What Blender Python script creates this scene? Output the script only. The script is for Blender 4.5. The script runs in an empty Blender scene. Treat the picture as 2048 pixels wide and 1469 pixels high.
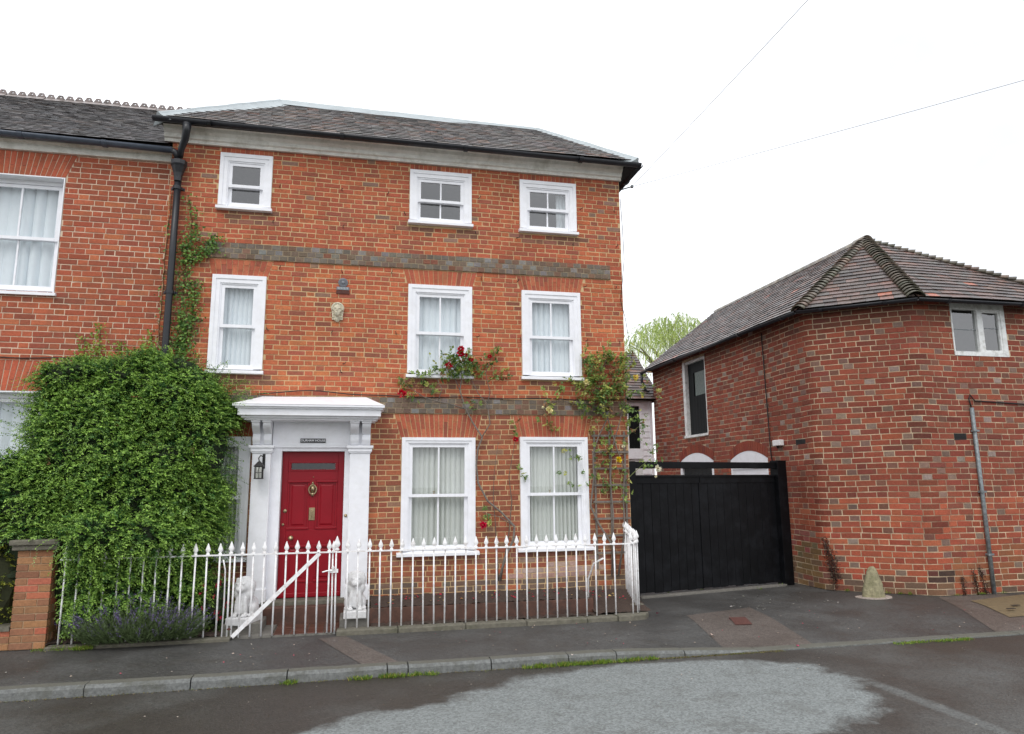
import bpy, bmesh, math, random
import numpy as np
from mathutils import Matrix, Vector

random.seed(7)
RNG = np.random.default_rng(11)
scene = bpy.context.scene
COLL = scene.collection

# ------------------------------------------------------------------ camera
PITCH, YAW, ROLL = (math.radians(a) for a in (9.534, 12.417, -0.527))
FOC = 1400.0 / 2048.0
CAM = np.array([0.0, -10.3, 1.8])
_fw = np.array([math.sin(YAW) * math.cos(PITCH), math.cos(YAW) * math.cos(PITCH), math.sin(PITCH)])
_r0 = np.array([math.cos(YAW), -math.sin(YAW), 0.0])
_u0 = np.cross(_r0, _fw)
RIGHT = math.cos(ROLL) * _r0 + math.sin(ROLL) * _u0
UP = -math.sin(ROLL) * _r0 + math.cos(ROLL) * _u0
cam_data = bpy.data.cameras.new('camera')
cam_data.sensor_fit = 'HORIZONTAL'
cam_data.sensor_width = 36.0
cam_data.lens = 36.0 * FOC
cam_data.clip_start = 0.05
cam_data.clip_end = 600.0
cam = bpy.data.objects.new('camera', cam_data)
COLL.objects.link(cam)
cam.matrix_world = Matrix(((RIGHT[0], UP[0], -_fw[0], CAM[0]),
                           (RIGHT[1], UP[1], -_fw[1], CAM[1]),
                           (RIGHT[2], UP[2], -_fw[2], CAM[2]), (0, 0, 0, 1)))
scene.camera = cam

# ------------------------------------------------------------------ sky and sun
SUN_EL, SUN_AZ = math.radians(52), math.radians(205)     # azimuth clockwise from +Y
world = bpy.data.worlds.new('World')
scene.world = world
world.use_nodes = True
nt = world.node_tree
nt.nodes.clear()
w_out = nt.nodes.new('ShaderNodeOutputWorld')
w_bg = nt.nodes.new('ShaderNodeBackground')
w_bg.inputs['Strength'].default_value = 0.1
w_sky = nt.nodes.new('ShaderNodeTexSky')
w_sky.sky_type = 'NISHITA'
w_sky.sun_disc = False
w_sky.sun_elevation = SUN_EL
w_sky.sun_rotation = SUN_AZ
w_sky.dust_density = 4.0
w_tc = nt.nodes.new('ShaderNodeTexCoord')
w_noise = nt.nodes.new('ShaderNodeTexNoise')             # broken overcast, the same all round
w_noise.inputs['Scale'].default_value = 2.2
w_noise.inputs['Detail'].default_value = 5.0
w_ramp = nt.nodes.new('ShaderNodeValToRGB')
w_ramp.color_ramp.elements[0].position = 0.3
w_ramp.color_ramp.elements[0].color = (0.60, 0.61, 0.625, 1)
w_ramp.color_ramp.elements[1].position = 0.7
w_ramp.color_ramp.elements[1].color = (1.0, 1.0, 1.0, 1)
w_mul = nt.nodes.new('ShaderNodeVectorMath')
w_mul.operation = 'MULTIPLY'
w_mul.inputs[1].default_value = (17.6, 17.9, 18.5)
w_mix = nt.nodes.new('ShaderNodeMix')
w_mix.data_type = 'RGBA'
w_mix.inputs['Factor'].default_value = 0.9
nt.links.new(w_tc.outputs['Generated'], w_noise.inputs['Vector'])
nt.links.new(w_noise.outputs['Fac'], w_ramp.inputs['Fac'])
nt.links.new(w_ramp.outputs['Color'], w_mul.inputs[0])
nt.links.new(w_sky.outputs['Color'], w_mix.inputs['A'])
nt.links.new(w_mul.outputs['Vector'], w_mix.inputs['B'])
nt.links.new(w_mix.outputs['Result'], w_bg.inputs['Color'])
nt.links.new(w_bg.outputs['Background'], w_out.inputs['Surface'])

sun_data = bpy.data.lights.new('sun', 'SUN')
sun_data.energy = 1.0
sun_data.angle = math.radians(25)
sun_data.color = (1.0, 0.97, 0.93)
sun = bpy.data.objects.new('sun', sun_data)
COLL.objects.link(sun)
_sd = Vector((math.sin(SUN_AZ) * math.cos(SUN_EL), math.cos(SUN_AZ) * math.cos(SUN_EL), math.sin(SUN_EL)))
sun.rotation_euler = _sd.to_track_quat('Z', 'Y').to_euler()

scene.view_settings.view_transform = 'Standard'
scene.view_settings.look = 'None'
scene.view_settings.exposure = 0.0
scene.view_settings.gamma = 1.0


# ------------------------------------------------------------------ helpers
def lin(r, g, b):
    def f(c):
        c /= 255.0
        return c / 12.92 if c <= 0.04045 else ((c + 0.055) / 1.055) ** 2.4
    return (f(r), f(g), f(b))


def project(P):
    """pixel position (2048 wide) of points, only used to rank pieces by size in view"""
    d = np.asarray(P, float) - CAM
    x, y, z = d @ RIGHT, d @ UP, np.maximum(d @ _fw, 0.05)
    return np.stack([1024 + 1400 * x / z, 734.5 - 1400 * y / z], -1)


def nodes_of(m):
    m.use_nodes = True
    return m.node_tree.nodes, m.node_tree.links


def pmat(name, col=(0.5, 0.5, 0.5), rough=0.6, attr=False, var=0.15, scale=14.0, bump=0.0, bscale=60.0,
         spec=0.5, metal=0.0, coat=0.0, dirt=None, dirt_scale=3.0, dirt_amt=0.5, trans=0.0, detail=6.0, broad=0.0, broad_scale=0.7):
    m = bpy.data.materials.new(name)
    N, L = nodes_of(m)
    p = N['Principled BSDF']
    p.inputs['Roughness'].default_value = rough
    p.inputs['Specular IOR Level'].default_value = spec
    p.inputs['Metallic'].default_value = metal
    p.inputs['Coat Weight'].default_value = coat
    geo = N.new('ShaderNodeNewGeometry')
    if attr:
        src = N.new('ShaderNodeAttribute')
        src.attribute_name = 'Col'
        csock = src.outputs['Color']
    else:
        src = N.new('ShaderNodeRGB')
        src.outputs[0].default_value = (*col, 1)
        csock = src.outputs[0]
    if var > 0:
        n = N.new('ShaderNodeTexNoise')
        n.inputs['Scale'].default_value = scale
        n.inputs['Detail'].default_value = detail
        n.inputs['Roughness'].default_value = 0.65
        L.new(geo.outputs['Position'], n.inputs['Vector'])
        mr = N.new('ShaderNodeMapRange')
        mr.inputs['From Min'].default_value = 0.3
        mr.inputs['From Max'].default_value = 0.7
        mr.inputs['To Min'].default_value = 1 - var
        mr.inputs['To Max'].default_value = 1 + var
        L.new(n.outputs['Fac'], mr.inputs['Value'])
        mul = N.new('ShaderNodeVectorMath')
        mul.operation = 'SCALE'
        L.new(csock, mul.inputs[0])
        L.new(mr.outputs['Result'], mul.inputs['Scale'])
        csock = mul.outputs['Vector']
    if broad > 0:
        n3 = N.new('ShaderNodeTexNoise')
        n3.inputs['Scale'].default_value = broad_scale
        n3.inputs['Detail'].default_value = 4.0
        L.new(geo.outputs['Position'], n3.inputs['Vector'])
        mr3 = N.new('ShaderNodeMapRange')
        mr3.inputs['From Min'].default_value = 0.3
        mr3.inputs['From Max'].default_value = 0.7
        mr3.inputs['To Min'].default_value = 1 - broad
        mr3.inputs['To Max'].default_value = 1 + broad * 0.8
        L.new(n3.outputs['Fac'], mr3.inputs['Value'])
        mu3 = N.new('ShaderNodeVectorMath')
        mu3.operation = 'SCALE'
        L.new(csock, mu3.inputs[0])
        L.new(mr3.outputs['Result'], mu3.inputs['Scale'])
        csock = mu3.outputs['Vector']
    if dirt is not None:
        n2 = N.new('ShaderNodeTexNoise')
        n2.inputs['Scale'].default_value = dirt_scale
        n2.inputs['Detail'].default_value = 8.0
        n2.inputs['Roughness'].default_value = 0.7
        L.new(geo.outputs['Position'], n2.inputs['Vector'])
        mr2 = N.new('ShaderNodeMapRange')
        mr2.inputs['From Min'].default_value = 0.48
        mr2.inputs['From Max'].default_value = 0.68
        mr2.inputs['To Max'].default_value = dirt_amt
        L.new(n2.outputs['Fac'], mr2.inputs['Value'])
        mx = N.new('ShaderNodeMix')
        mx.data_type = 'RGBA'
        L.new(mr2.outputs['Result'], mx.inputs['Factor'])
        L.new(csock, mx.inputs['A'])
        mx.inputs['B'].default_value = (*dirt, 1)
        csock = mx.outputs['Result']
    L.new(csock, p.inputs['Base Color'])
    if bump > 0:
        nb = N.new('ShaderNodeTexNoise')
        nb.inputs['Scale'].default_value = bscale
        nb.inputs['Detail'].default_value = 5.0
        L.new(geo.outputs['Position'], nb.inputs['Vector'])
        b = N.new('ShaderNodeBump')
        b.inputs['Strength'].default_value = bump
        b.inputs['Distance'].default_value = 0.01
        L.new(nb.outputs['Fac'], b.inputs['Height'])
        L.new(b.outputs['Normal'], p.inputs['Normal'])
    if trans > 0:
        tr = N.new('ShaderNodeBsdfTranslucent')
        L.new(csock, tr.inputs['Color'])
        ms = N.new('ShaderNodeMixShader')
        ms.inputs['Fac'].default_value = trans
        L.new(p.outputs['BSDF'], ms.inputs[1])
        L.new(tr.outputs['BSDF'], ms.inputs[2])
        L.new(ms.outputs['Shader'], N['Material Output'].inputs['Surface'])
    return m


def glass_mat(name, tint=(0.93, 0.95, 0.95), boost=1.0):
    m = bpy.data.materials.new(name)
    N, L = nodes_of(m)
    N.remove(N['Principled BSDF'])
    t = N.new('ShaderNodeBsdfTransparent')
    t.inputs['Color'].default_value = (*tint, 1)
    g = N.new('ShaderNodeBsdfGlossy')
    g.inputs['Roughness'].default_value = 0.015
    lw = N.new('ShaderNodeLayerWeight')
    lw.inputs['Blend'].default_value = 0.5
    pw = N.new('ShaderNodeMath')
    pw.operation = 'POWER'
    pw.inputs[1].default_value = 5.0
    L.new(lw.outputs['Facing'], pw.inputs[0])
    sl = N.new('ShaderNodeMath')
    sl.operation = 'MULTIPLY_ADD'
    sl.inputs[1].default_value = 0.957
    sl.inputs[2].default_value = 0.043
    L.new(pw.outputs[0], sl.inputs[0])
    mu = N.new('ShaderNodeMath')
    mu.operation = 'MULTIPLY'
    mu.use_clamp = True
    mu.inputs[1].default_value = boost
    L.new(sl.outputs[0], mu.inputs[0])
    ms = N.new('ShaderNodeMixShader')
    L.new(mu.outputs['Value'], ms.inputs['Fac'])
    L.new(t.outputs['BSDF'], ms.inputs[1])
    L.new(g.outputs['BSDF'], ms.inputs[2])
    L.new(ms.outputs['Shader'], N['Material Output'].inputs['Surface'])
    return m


WM = {}


def link(o, parent=None, world=None):
    COLL.objects.link(o)
    w = world if world is not None else Matrix.Identity(4)
    WM[o.name] = w
    if parent is not None:
        o.parent = parent
        o.matrix_parent_inverse = WM[parent.name].inverted()
    return o


def tag(o, label=None, cat=None, group=None, kind=None):
    if label:
        o['label'] = label
    if cat:
        o['category'] = cat
    if group:
        o['group'] = group
    if kind:
        o['kind'] = kind
    return o


def thing(name, loc, label, cat, group=None):
    o = bpy.data.objects.new(name, None)
    o.empty_display_size = 0.2
    o.location = loc
    link(o, None, Matrix.Translation(Vector(loc)))
    return tag(o, label, cat, group)


def mesh_obj(name, V, F, mat, parent=None, smooth=False, loc=None, col=None, kind=None):
    me = bpy.data.meshes.new(name)
    me.from_pydata(V, [], F)
    if col is not None:
        a = me.attributes.new('Col', 'FLOAT_COLOR', 'POINT')
        c = np.ones((len(V), 4), np.float32)
        c[:, :3] = col
        a.data.foreach_set('color', c.ravel())
    if mat is not None:
        me.materials.append(mat)
    if smooth:
        me.shade_smooth()
    me.update()
    o = bpy.data.objects.new(name, me)
    w = Matrix.Identity(4)
    if loc is not None:
        o.location = loc
        w = Matrix.Translation(Vector(loc))
    link(o, parent, w)
    if kind:
        o['kind'] = kind
    return o


def place(name, me, parent, loc, rot=None, kind=None):
    """another object that shares mesh data"""
    o = bpy.data.objects.new(name, me)
    o.location = loc
    M = Matrix.Translation(Vector(loc))
    if rot is not None:
        o.rotation_euler = rot
        from mathutils import Euler
        M = M @ Euler(rot).to_matrix().to_4x4()
    link(o, parent, M)
    if kind:
        o['kind'] = kind
    return o


def unit(v):
    v = np.asarray(v, float)
    return v / max(np.linalg.norm(v), 1e-9)


class MB:
    def __init__(s):
        s.v, s.f, s.c = [], [], []

    def add(s, V, F, col=None):
        o = len(s.v)
        s.v.extend([tuple(map(float, p)) for p in V])
        s.f.extend([tuple(i + o for i in f) for f in F])
        if isinstance(col, list):
            s.c.extend(col)
        else:
            s.c.extend([col if col is not None else (0.5, 0.5, 0.5)] * len(V))
        return s

    def box(s, x0, x1, y0, y1, z0, z1, col=None):
        V = [(x0, y0, z0), (x1, y0, z0), (x1, y1, z0), (x0, y1, z0), (x0, y0, z1), (x1, y0, z1), (x1, y1, z1), (x0, y1, z1)]
        F = [(0, 3, 2, 1), (4, 5, 6, 7), (0, 1, 5, 4), (1, 2, 6, 5), (2, 3, 7, 6), (3, 0, 4, 7)]
        return s.add(V, F, col)

    def obox(s, c, U, V_, W, hu, hv, hw, col=None):
        c, U, V_, W = (np.asarray(a, float) for a in (c, U, V_, W))
        P = []
        for k in (-1, 1):
            for a, b in ((-1, -1), (1, -1), (1, 1), (-1, 1)):
                P.append(c + U * hu * a + V_ * hv * b + W * hw * k)
        return s.add(P, [(0, 3, 2, 1), (4, 5, 6, 7), (0, 1, 5, 4), (1, 2, 6, 5), (2, 3, 7, 6), (3, 0, 4, 7)], col)

    def tube(s, pts, r, n=6, col=None, caps=True, start=0.0, arc=2 * math.pi):
        pts = [np.asarray(p, float) for p in pts]
        rs = r if hasattr(r, '__len__') else [r] * len(pts)
        V, F = [], []
        ref = np.array([0.0, 0.0, 1.0])
        d0 = unit(pts[1] - pts[0])
        if abs(d0[2]) > 0.9:
            ref = np.array([1.0, 0.0, 0.0])
        a = unit(np.cross(d0, ref))
        for i, p in enumerate(pts):
            d = unit(pts[min(i + 1, len(pts) - 1)] - pts[max(i - 1, 0)])
            a = unit(a - d * (a @ d))
            b = np.cross(d, a)
            for k in range(n):
                t = start + arc * k / n
                V.append(p + rs[i] * (math.cos(t) * a + math.sin(t) * b))
        for i in range(len(pts) - 1):
            for k in range(n):
                k2 = (k + 1) % n
                F.append((i * n + k, i * n + k2, (i + 1) * n + k2, (i + 1) * n + k))
        if caps:
            F.append(tuple(range(n))[::-1])
            F.append(tuple((len(pts) - 1) * n + k for k in range(n)))
        return s.add(V, F, col)

    def extrude(s, prof, axis, t0, t1, col=None):
        """closed profile of (a, b); axis x: (t, a, b), y: (a, t, b), z: (a, b, t)"""
        def P(a, b, t):
            return {'x': (t, a, b), 'y': (a, t, b), 'z': (a, b, t)}[axis]
        n = len(prof)
        V = [P(a, b, t0) for a, b in prof] + [P(a, b, t1) for a, b in prof]
        F = [(i, (i + 1) % n, n + (i + 1) % n, n + i) for i in range(n)]
        F += [tuple(range(n))[::-1], tuple(range(n, 2 * n))]
        return s.add(V, F, col)

    def lathe(s, prof, c, n=10, col=None, axis='z'):
        V, F = [], []
        for r, h in prof:
            for k in range(n):
                t = 2 * math.pi * k / n
                q = (r * math.cos(t), r * math.sin(t), h) if axis == 'z' else (r * math.cos(t), h, r * math.sin(t))
                V.append((c[0] + q[0], c[1] + q[1], c[2] + q[2]))
        for i in range(len(prof) - 1):
            for k in range(n):
                k2 = (k + 1) % n
                F.append((i * n + k, i * n + k2, (i + 1) * n + k2, (i + 1) * n + k))
        F.append(tuple(range(n))[::-1])
        F.append(tuple((len(prof) - 1) * n + k for k in range(n)))
        return s.add(V, F, col)

    def build(s, name, mat, parent=None, smooth=False, kind=None, attr=False):
        o = mesh_obj(name, s.v, s.f, mat, parent, smooth, None, np.array(s.c) if attr else None, kind)
        me = o.data
        bm = bmesh.new()
        bm.from_mesh(me)
        bmesh.ops.recalc_face_normals(bm, faces=bm.faces)
        bm.to_mesh(me)
        bm.free()
        return o


def bevel(o, w=0.006, seg=2):
    m = o.modifiers.new('bevel', 'BEVEL')
    m.width = w
    m.segments = seg
    m.limit_method = 'ANGLE'
    return o


def jit(c, a=0.1, h=0.04):
    k = 1 + random.uniform(-a, a)
    return tuple(max(0.0, x * k * (1 + random.uniform(-h, h))) for x in c)


def soft(c, k=0.22, g=lin(150, 114, 88)):
    return tuple(a * (1 - k) + b * k for a, b in zip(c, g))


def pick(pal):
    t = random.random() * sum(p[0] for p in pal)
    for w, c in pal:
        t -= w
        if t <= 0:
            return c
    return pal[-1][1]


# ------------------------------------------------------------------ materials
M = {}
M['brick'] = pmat('brick', attr=True, rough=0.85, var=0.22, scale=38, bump=0.45, bscale=120, spec=0.3,
                  dirt=lin(112, 84, 66), dirt_scale=5, dirt_amt=0.4, broad=0.16)
M['mortar_house'] = pmat('lime_mortar', lin(205, 177, 135), 0.95, var=0.18, scale=9, bump=0.2, spec=0.2,
                         dirt=lin(174, 146, 110), dirt_scale=2.2, dirt_amt=0.6)
M['mortar_left'] = pmat('pale_mortar', lin(216, 196, 172), 0.95, var=0.15, scale=9, bump=0.3, spec=0.2,
                        dirt=lin(176, 146, 122), dirt_scale=1.6, dirt_amt=0.6)
M['mortar_barn'] = pmat('grey_mortar', lin(196, 176, 148), 0.95, var=0.35, scale=8, bump=0.3, spec=0.2,
                        dirt=lin(112, 86, 70), dirt_scale=0.9, dirt_amt=0.85)
M['plain_wall'] = pmat('plain_brick_wall', lin(150, 80, 60), 0.9, var=0.2)
M['tile'] = pmat('clay_tile', attr=True, rough=0.38, var=0.3, scale=30, bump=0.08, bscale=60, spec=0.7,
                 dirt=lin(58, 54, 46), dirt_scale=7, dirt_amt=0.75)
M['roof_under'] = pmat('roof_underlay', lin(40, 34, 32), 0.9)
M['lead'] = pmat('lead_sheet', lin(176, 184, 186), 0.45, var=0.12, scale=5, spec=0.5, metal=0.25)
M['white'] = pmat('white_gloss_paint', lin(243, 244, 248), 0.42, var=0.05, scale=6, spec=0.45, bump=0.06, bscale=25, dirt=lin(212, 210, 204), dirt_scale=7, dirt_amt=0.2)
M['white_old'] = pmat('aged_white_paint', lin(228, 230, 228), 0.55, var=0.12, scale=12, dirt=lin(130, 125, 110),
                      dirt_scale=8, dirt_amt=0.5)
M['cornice'] = pmat('weathered_cornice_paint', lin(232, 230, 222), 0.6, var=0.1, scale=7, dirt=lin(170, 166, 150),
                    dirt_scale=4, dirt_amt=0.6)
M['iron_white'] = pmat('white_railing_paint', lin(246, 246, 246), 0.4, var=0.06, scale=25, dirt=lin(140, 105, 80),
                       dirt_scale=14, dirt_amt=0.4)
M['black_gutter'] = pmat('black_cast_iron', lin(30, 32, 37), 0.4, var=0.2, scale=10)
M['grey_gutter'] = pmat('dark_grey_gutter', lin(74, 82, 94), 0.4, var=0.2, scale=10)
M['black_wood'] = pmat('black_stained_boards', lin(11, 12, 15), 0.5, var=0.3, scale=4, bump=0.2, bscale=30, spec=0.18,
                       dirt=lin(40, 42, 46), dirt_scale=3.5, dirt_amt=0.4)
M['dark_door'] = pmat('dark_green_door_paint', lin(18, 22, 23), 0.5, var=0.15, spec=0.2)
M['red_door'] = pmat('red_gloss_door_paint', lin(142, 9, 28), 0.38, var=0.07, scale=5, coat=0.04, spec=0.3)
M['brass'] = pmat('aged_brass', lin(168, 150, 118), 0.35, metal=0.85, var=0.2, scale=40)
M['glass'] = glass_mat('window_glass', boost=1.9)
M['glass_top'] = glass_mat('upper_window_glass', boost=4.4)
M['lamp_glass'] = glass_mat('lantern_glass', (0.95, 0.95, 0.9), 1.2)
M['curtain_low'] = pmat('heavy_net_curtain', lin(214, 216, 210), 0.9, var=0.02, spec=0.1)
M['curtain'] = pmat('net_curtain', lin(232, 238, 242), 0.9, var=0.02, spec=0.1)
M['room'] = pmat('room_wall', lin(110, 106, 100), 0.9)
M['stone'] = pmat('weathered_stone', lin(108, 104, 92), 0.9, var=0.3, scale=16, bump=0.6, bscale=50, dirt=lin(80, 82, 60),
                  dirt_scale=6, dirt_amt=0.6)
M['stone_face'] = pmat('carved_stone', lin(206, 198, 174), 0.9, var=0.2, scale=30, bump=0.4, bscale=90,
                       dirt=lin(104, 102, 92), dirt_scale=18, dirt_amt=0.6)
M['lion'] = pmat('white_painted_stone', lin(232, 232, 232), 0.6, var=0.08, scale=14, bump=0.3, bscale=60,
                 dirt=lin(180, 178, 170), dirt_scale=9, dirt_amt=0.5)
M['leadmark'] = pmat('lead_badge', lin(120, 122, 128), 0.5, metal=0.3, var=0.3, scale=60)
M['concrete'] = pmat('concrete', lin(118, 115, 108), 0.8, var=0.2, scale=18, bump=0.4, bscale=150, dirt=lin(78, 76, 68),
                     dirt_scale=4, dirt_amt=0.5)
M['soil'] = pmat('garden_soil', lin(72, 58, 50), 0.95, var=0.45, scale=45, bump=1.0, bscale=70)
M['board'] = pmat('red_brown_board', lin(92, 62, 50), 0.6, var=0.35, scale=7, bump=0.4, bscale=40, dirt=lin(56, 46, 40), dirt_scale=5, dirt_amt=0.85)
M['quarry'] = pmat('wet_quarry_tile', attr=True, rough=0.32, var=0.25, scale=14, bump=0.2)
M['leaf'] = pmat('leaf', attr=True, rough=0.45, var=0.10, scale=3, spec=0.4, trans=0.25)
M['petal'] = pmat('petal', attr=True, rough=0.6, var=0.08, scale=30, spec=0.3, trans=0.15)
M['twig'] = pmat('bark', attr=True, rough=0.9, var=0.25, scale=30, bump=0.4)
M['trellis'] = pmat('weathered_trellis_wood', lin(120, 112, 104), 0.85, var=0.25, scale=20)
M['rust'] = pmat('rusty_iron', lin(88, 52, 44), 0.8, var=0.35, scale=40, bump=0.5, bscale=120)
M['ochre'] = pmat('ochre_cover', lin(112, 97, 70), 0.75, var=0.25, scale=14, bump=0.3, bscale=120)
M['galv'] = pmat('galvanised_pipe', lin(132, 140, 142), 0.5, var=0.4, scale=25, metal=0.3, dirt=lin(84, 88, 90),
                 dirt_scale=12, dirt_amt=0.7)
M['cable'] = pmat('black_cable', lin(30, 28, 28), 0.6, var=0.1)
M['wire_far'] = pmat('overhead_cable', lin(96, 98, 102), 0.6, var=0.0)
M['plastic_white'] = pmat('white_plastic', lin(228, 228, 226), 0.4, var=0.05)
M['nameplate'] = pmat('black_name_plate', lin(34, 34, 34), 0.35, var=0.1)


def asphalt(name, wet_base, dry_base, mode):
    m = bpy.data.materials.new(name)
    N, L = nodes_of(m)
    p = N['Principled BSDF']
    geo = N.new('ShaderNodeNewGeometry')
    pos = geo.outputs['Position']

    def noise(scale, detail=5.0, rough=0.6):
        n = N.new('ShaderNodeTexNoise')
        n.inputs['Scale'].default_value = scale
        n.inputs['Detail'].default_value = detail
        n.inputs['Roughness'].default_value = rough
        L.new(pos, n.inputs['Vector'])
        return n.outputs['Fac']

    def math_(op, a, b, clamp=False):
        k = N.new('ShaderNodeMath')
        k.operation = op
        k.use_clamp = clamp
        for i, q in enumerate((a, b)):
            if isinstance(q, (int, float)):
                k.inputs[i].default_value = q
            else:
                L.new(q, k.inputs[i])
        return k.outputs[0]

    def rng(v, a, b, c, d):
        k = N.new('ShaderNodeMapRange')
        for i, q in zip(('From Min', 'From Max', 'To Min', 'To Max'), (a, b, c, d)):
            k.inputs[i].default_value = q
        L.new(v, k.inputs['Value'])
        return k.outputs['Result']

    def mixc(f, a, b):
        k = N.new('ShaderNodeMix')
        k.data_type = 'RGBA'
        L.new(f, k.inputs['Factor'])
        for nm, q in (('A', a), ('B', b)):
            if isinstance(q, tuple):
                k.inputs[nm].default_value = (*q, 1)
            else:
                L.new(q, k.inputs[nm])
        return k.outputs['Result']

    sep = N.new('ShaderNodeSeparateXYZ')
    L.new(pos, sep.inputs[0])
    x, y = sep.outputs['X'], sep.outputs['Y']
    wob = math_('SUBTRACT', noise(1.6, 6), 0.5)
    wob2 = math_('SUBTRACT', noise(14.0, 4), 0.5)
    if mode == 'road':
        def ell(cx, cy, rx, ry):
            dx = math_('DIVIDE', math_('SUBTRACT', x, cx), rx)
            dy = math_('DIVIDE', math_('SUBTRACT', y, cy), ry)
            return math_('SQRT', math_('ADD', math_('MULTIPLY', dx, dx), math_('MULTIPLY', dy, dy)), 0.0)
        d = math_('MINIMUM', ell(2.75, -4.1, 2.1, 1.15), ell(0.9, -4.65, 1.6, 0.95))
        d = math_('MINIMUM', d, ell(3.2, -3.5, 1.55, 0.66))
        d = math_('ADD', d, math_('ADD', math_('MULTIPLY', wob, 0.55), math_('MULTIPLY', wob2, 0.15)))
        dry = rng(d, 0.90, 1.03, 1.0, 0.0)
        # an older dry blotch further left and a pale trench line
        ln = math_('ABSOLUTE', math_('SUBTRACT', x, 4.88), 0.0)
        ln = math_('ADD', ln, math_('MULTIPLY', wob2, 0.12))
        lm = math_('MULTIPLY', rng(ln, 0.05, 0.12, 0.42, 0.0), rng(y, -3.9, -4.2, 0.0, 1.0))
        dry = math_('MAXIMUM', dry, lm, True)
        dry = math_('MAXIMUM', dry, math_('MULTIPLY', rng(noise(0.45, 4), 0.45, 0.7, 0.0, 1.0), 0.35), True)
    else:
        dry = rng(noise(0.9, 6), 0.42, 0.72, 0.0, 0.8)
    vor = N.new('ShaderNodeTexVoronoi')
    vor.inputs['Scale'].default_value = 62.0
    L.new(pos, vor.inputs['Vector'])
    spk = N.new('ShaderNodeSeparateColor')
    L.new(vor.outputs['Color'], spk.inputs[0])
    stone = rng(spk.outputs[0], 0.0, 1.0, 0.7, 1.3)
    col = mixc(dry, wet_base, dry_base)
    fine = rng(noise(240.0, 3), 0.25, 0.75, 0.65, 1.35)
    sc = N.new('ShaderNodeVectorMath')
    sc.operation = 'SCALE'
    L.new(col, sc.inputs[0])
    L.new(math_('MULTIPLY', stone, fine), sc.inputs['Scale'])
    grime = rng(noise(3.3, 7, 0.7), 0.5, 0.75, 0.0, 0.5)
    fin = mixc(grime, sc.outputs['Vector'], lin(66, 60, 52))
    L.new(fin, p.inputs['Base Color'])
    L.new(rng(dry, 0.0, 1.0, 0.50, 0.85), p.inputs['Roughness'])
    p.inputs['Specular IOR Level'].default_value = 0.4
    b = N.new('ShaderNodeBump')
    b.inputs['Strength'].default_value = 0.55
    b.inputs['Distance'].default_value = 0.006
    L.new(math_('ADD', vor.outputs['Distance'], noise(240.0, 3)), b.inputs['Height'])
    L.new(b.outputs['Normal'], p.inputs['Normal'])
    return m


M['road'] = asphalt('road_asphalt', lin(60, 56, 51), lin(126, 131, 130), 'road')
M['footway'] = asphalt('footway_asphalt', lin(68, 67, 65), lin(92, 92, 90), 'foot')
M['patch'] = asphalt('footway_patch', lin(92, 84, 78), lin(104, 96, 90), 'foot')
M['kerb'] = pmat('kerb_granite', lin(112, 114, 112), 0.85, var=0.35, scale=30, bump=0.7, bscale=90, dirt=lin(84, 84, 74),
                 dirt_scale=5, dirt_amt=0.7)
_N, _L = nodes_of(M['kerb'])
_p = _N['Principled BSDF']
_src = _p.inputs['Base Color'].links[0].from_socket
_g = _N.new('ShaderNodeNewGeometry')
_s = _N.new('ShaderNodeSeparateXYZ')
_L.new(_g.outputs['True Normal'], _s.inputs[0])
_m = _N.new('ShaderNodeMapRange')
_m.inputs['From Min'].default_value = 0.85
_m.inputs['From Max'].default_value = 0.98
_m.inputs['To Max'].default_value = 0.75
_L.new(_s.outputs['Z'], _m.inputs['Value'])
_x = _N.new('ShaderNodeMix')
_x.data_type = 'RGBA'
_L.new(_m.outputs['Result'], _x.inputs['Factor'])
_L.new(_src, _x.inputs['A'])
_x.inputs['B'].default_value = (*lin(92, 90, 78), 1)
_L.new(_x.outputs['Result'], _p.inputs['Base Color'])
M['earth'] = pmat('far_ground', lin(84, 84, 74), 0.95, var=0.3, scale=1.0)

# ------------------------------------------------------------------ ground, road, footway, kerb
ROAD_Z, KERB_Y = -0.10, -2.64


def kerb_z(x):                       # kerb top drops to a crossing on the right
    t = min(1.0, max(0.0, (x - 2.6) / 2.2))
    t = t * t * (3 - 2 * t)
    return -0.082 * t


def sheet(name, x0, x1, y0, y1, z, mat, nx=1, ny=1, zf=None):
    xs, ys = np.linspace(x0, x1, nx + 1), np.linspace(y0, y1, ny + 1)
    V = [(a, b, z if zf is None else zf(a, b)) for b in ys for a in xs]
    F = [(j * (nx + 1) + i, j * (nx + 1) + i + 1, (j + 1) * (nx + 1) + i + 1, (j + 1) * (nx + 1) + i)
         for j in range(ny) for i in range(nx)]
    return tag(mesh_obj(name, V, F, mat), kind='structure')


sheet('ground', -250, 250, -250, 250, -0.16, M['earth'])
sheet('road', -60, 60, -12.5, KERB_Y - 0.06, ROAD_Z, M['road'])


def foot_z(x, y):
    t = min(1.0, max(0.0, (KERB_Y + 1.25 - y) / 1.2))
    return kerb_z(x) * t - 0.006


sheet('footway', -30, 30, KERB_Y + 0.06, 9.0, 0, M['footway'], 120, 48, foot_z)


def poly_sheet(name, pts, off, mat, n=8):
    """a quad laid on the footway and following its fall"""
    P = [np.array(p, float) for p in pts]
    V, F = [], []
    for j in range(n + 1):
        for i in range(n + 1):
            s, t = i / n, j / n
            q = (P[0] * (1 - s) + P[1] * s) * (1 - t) + (P[3] * (1 - s) + P[2] * s) * t
            V.append((q[0], q[1], foot_z(q[0], q[1]) + off))
    for j in range(n):
        for i in range(n):
            a = j * (n + 1) + i
            F.append((a, a + 1, a + n + 2, a + n + 1))
    return mesh_obj(name, V, F, mat)


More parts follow.
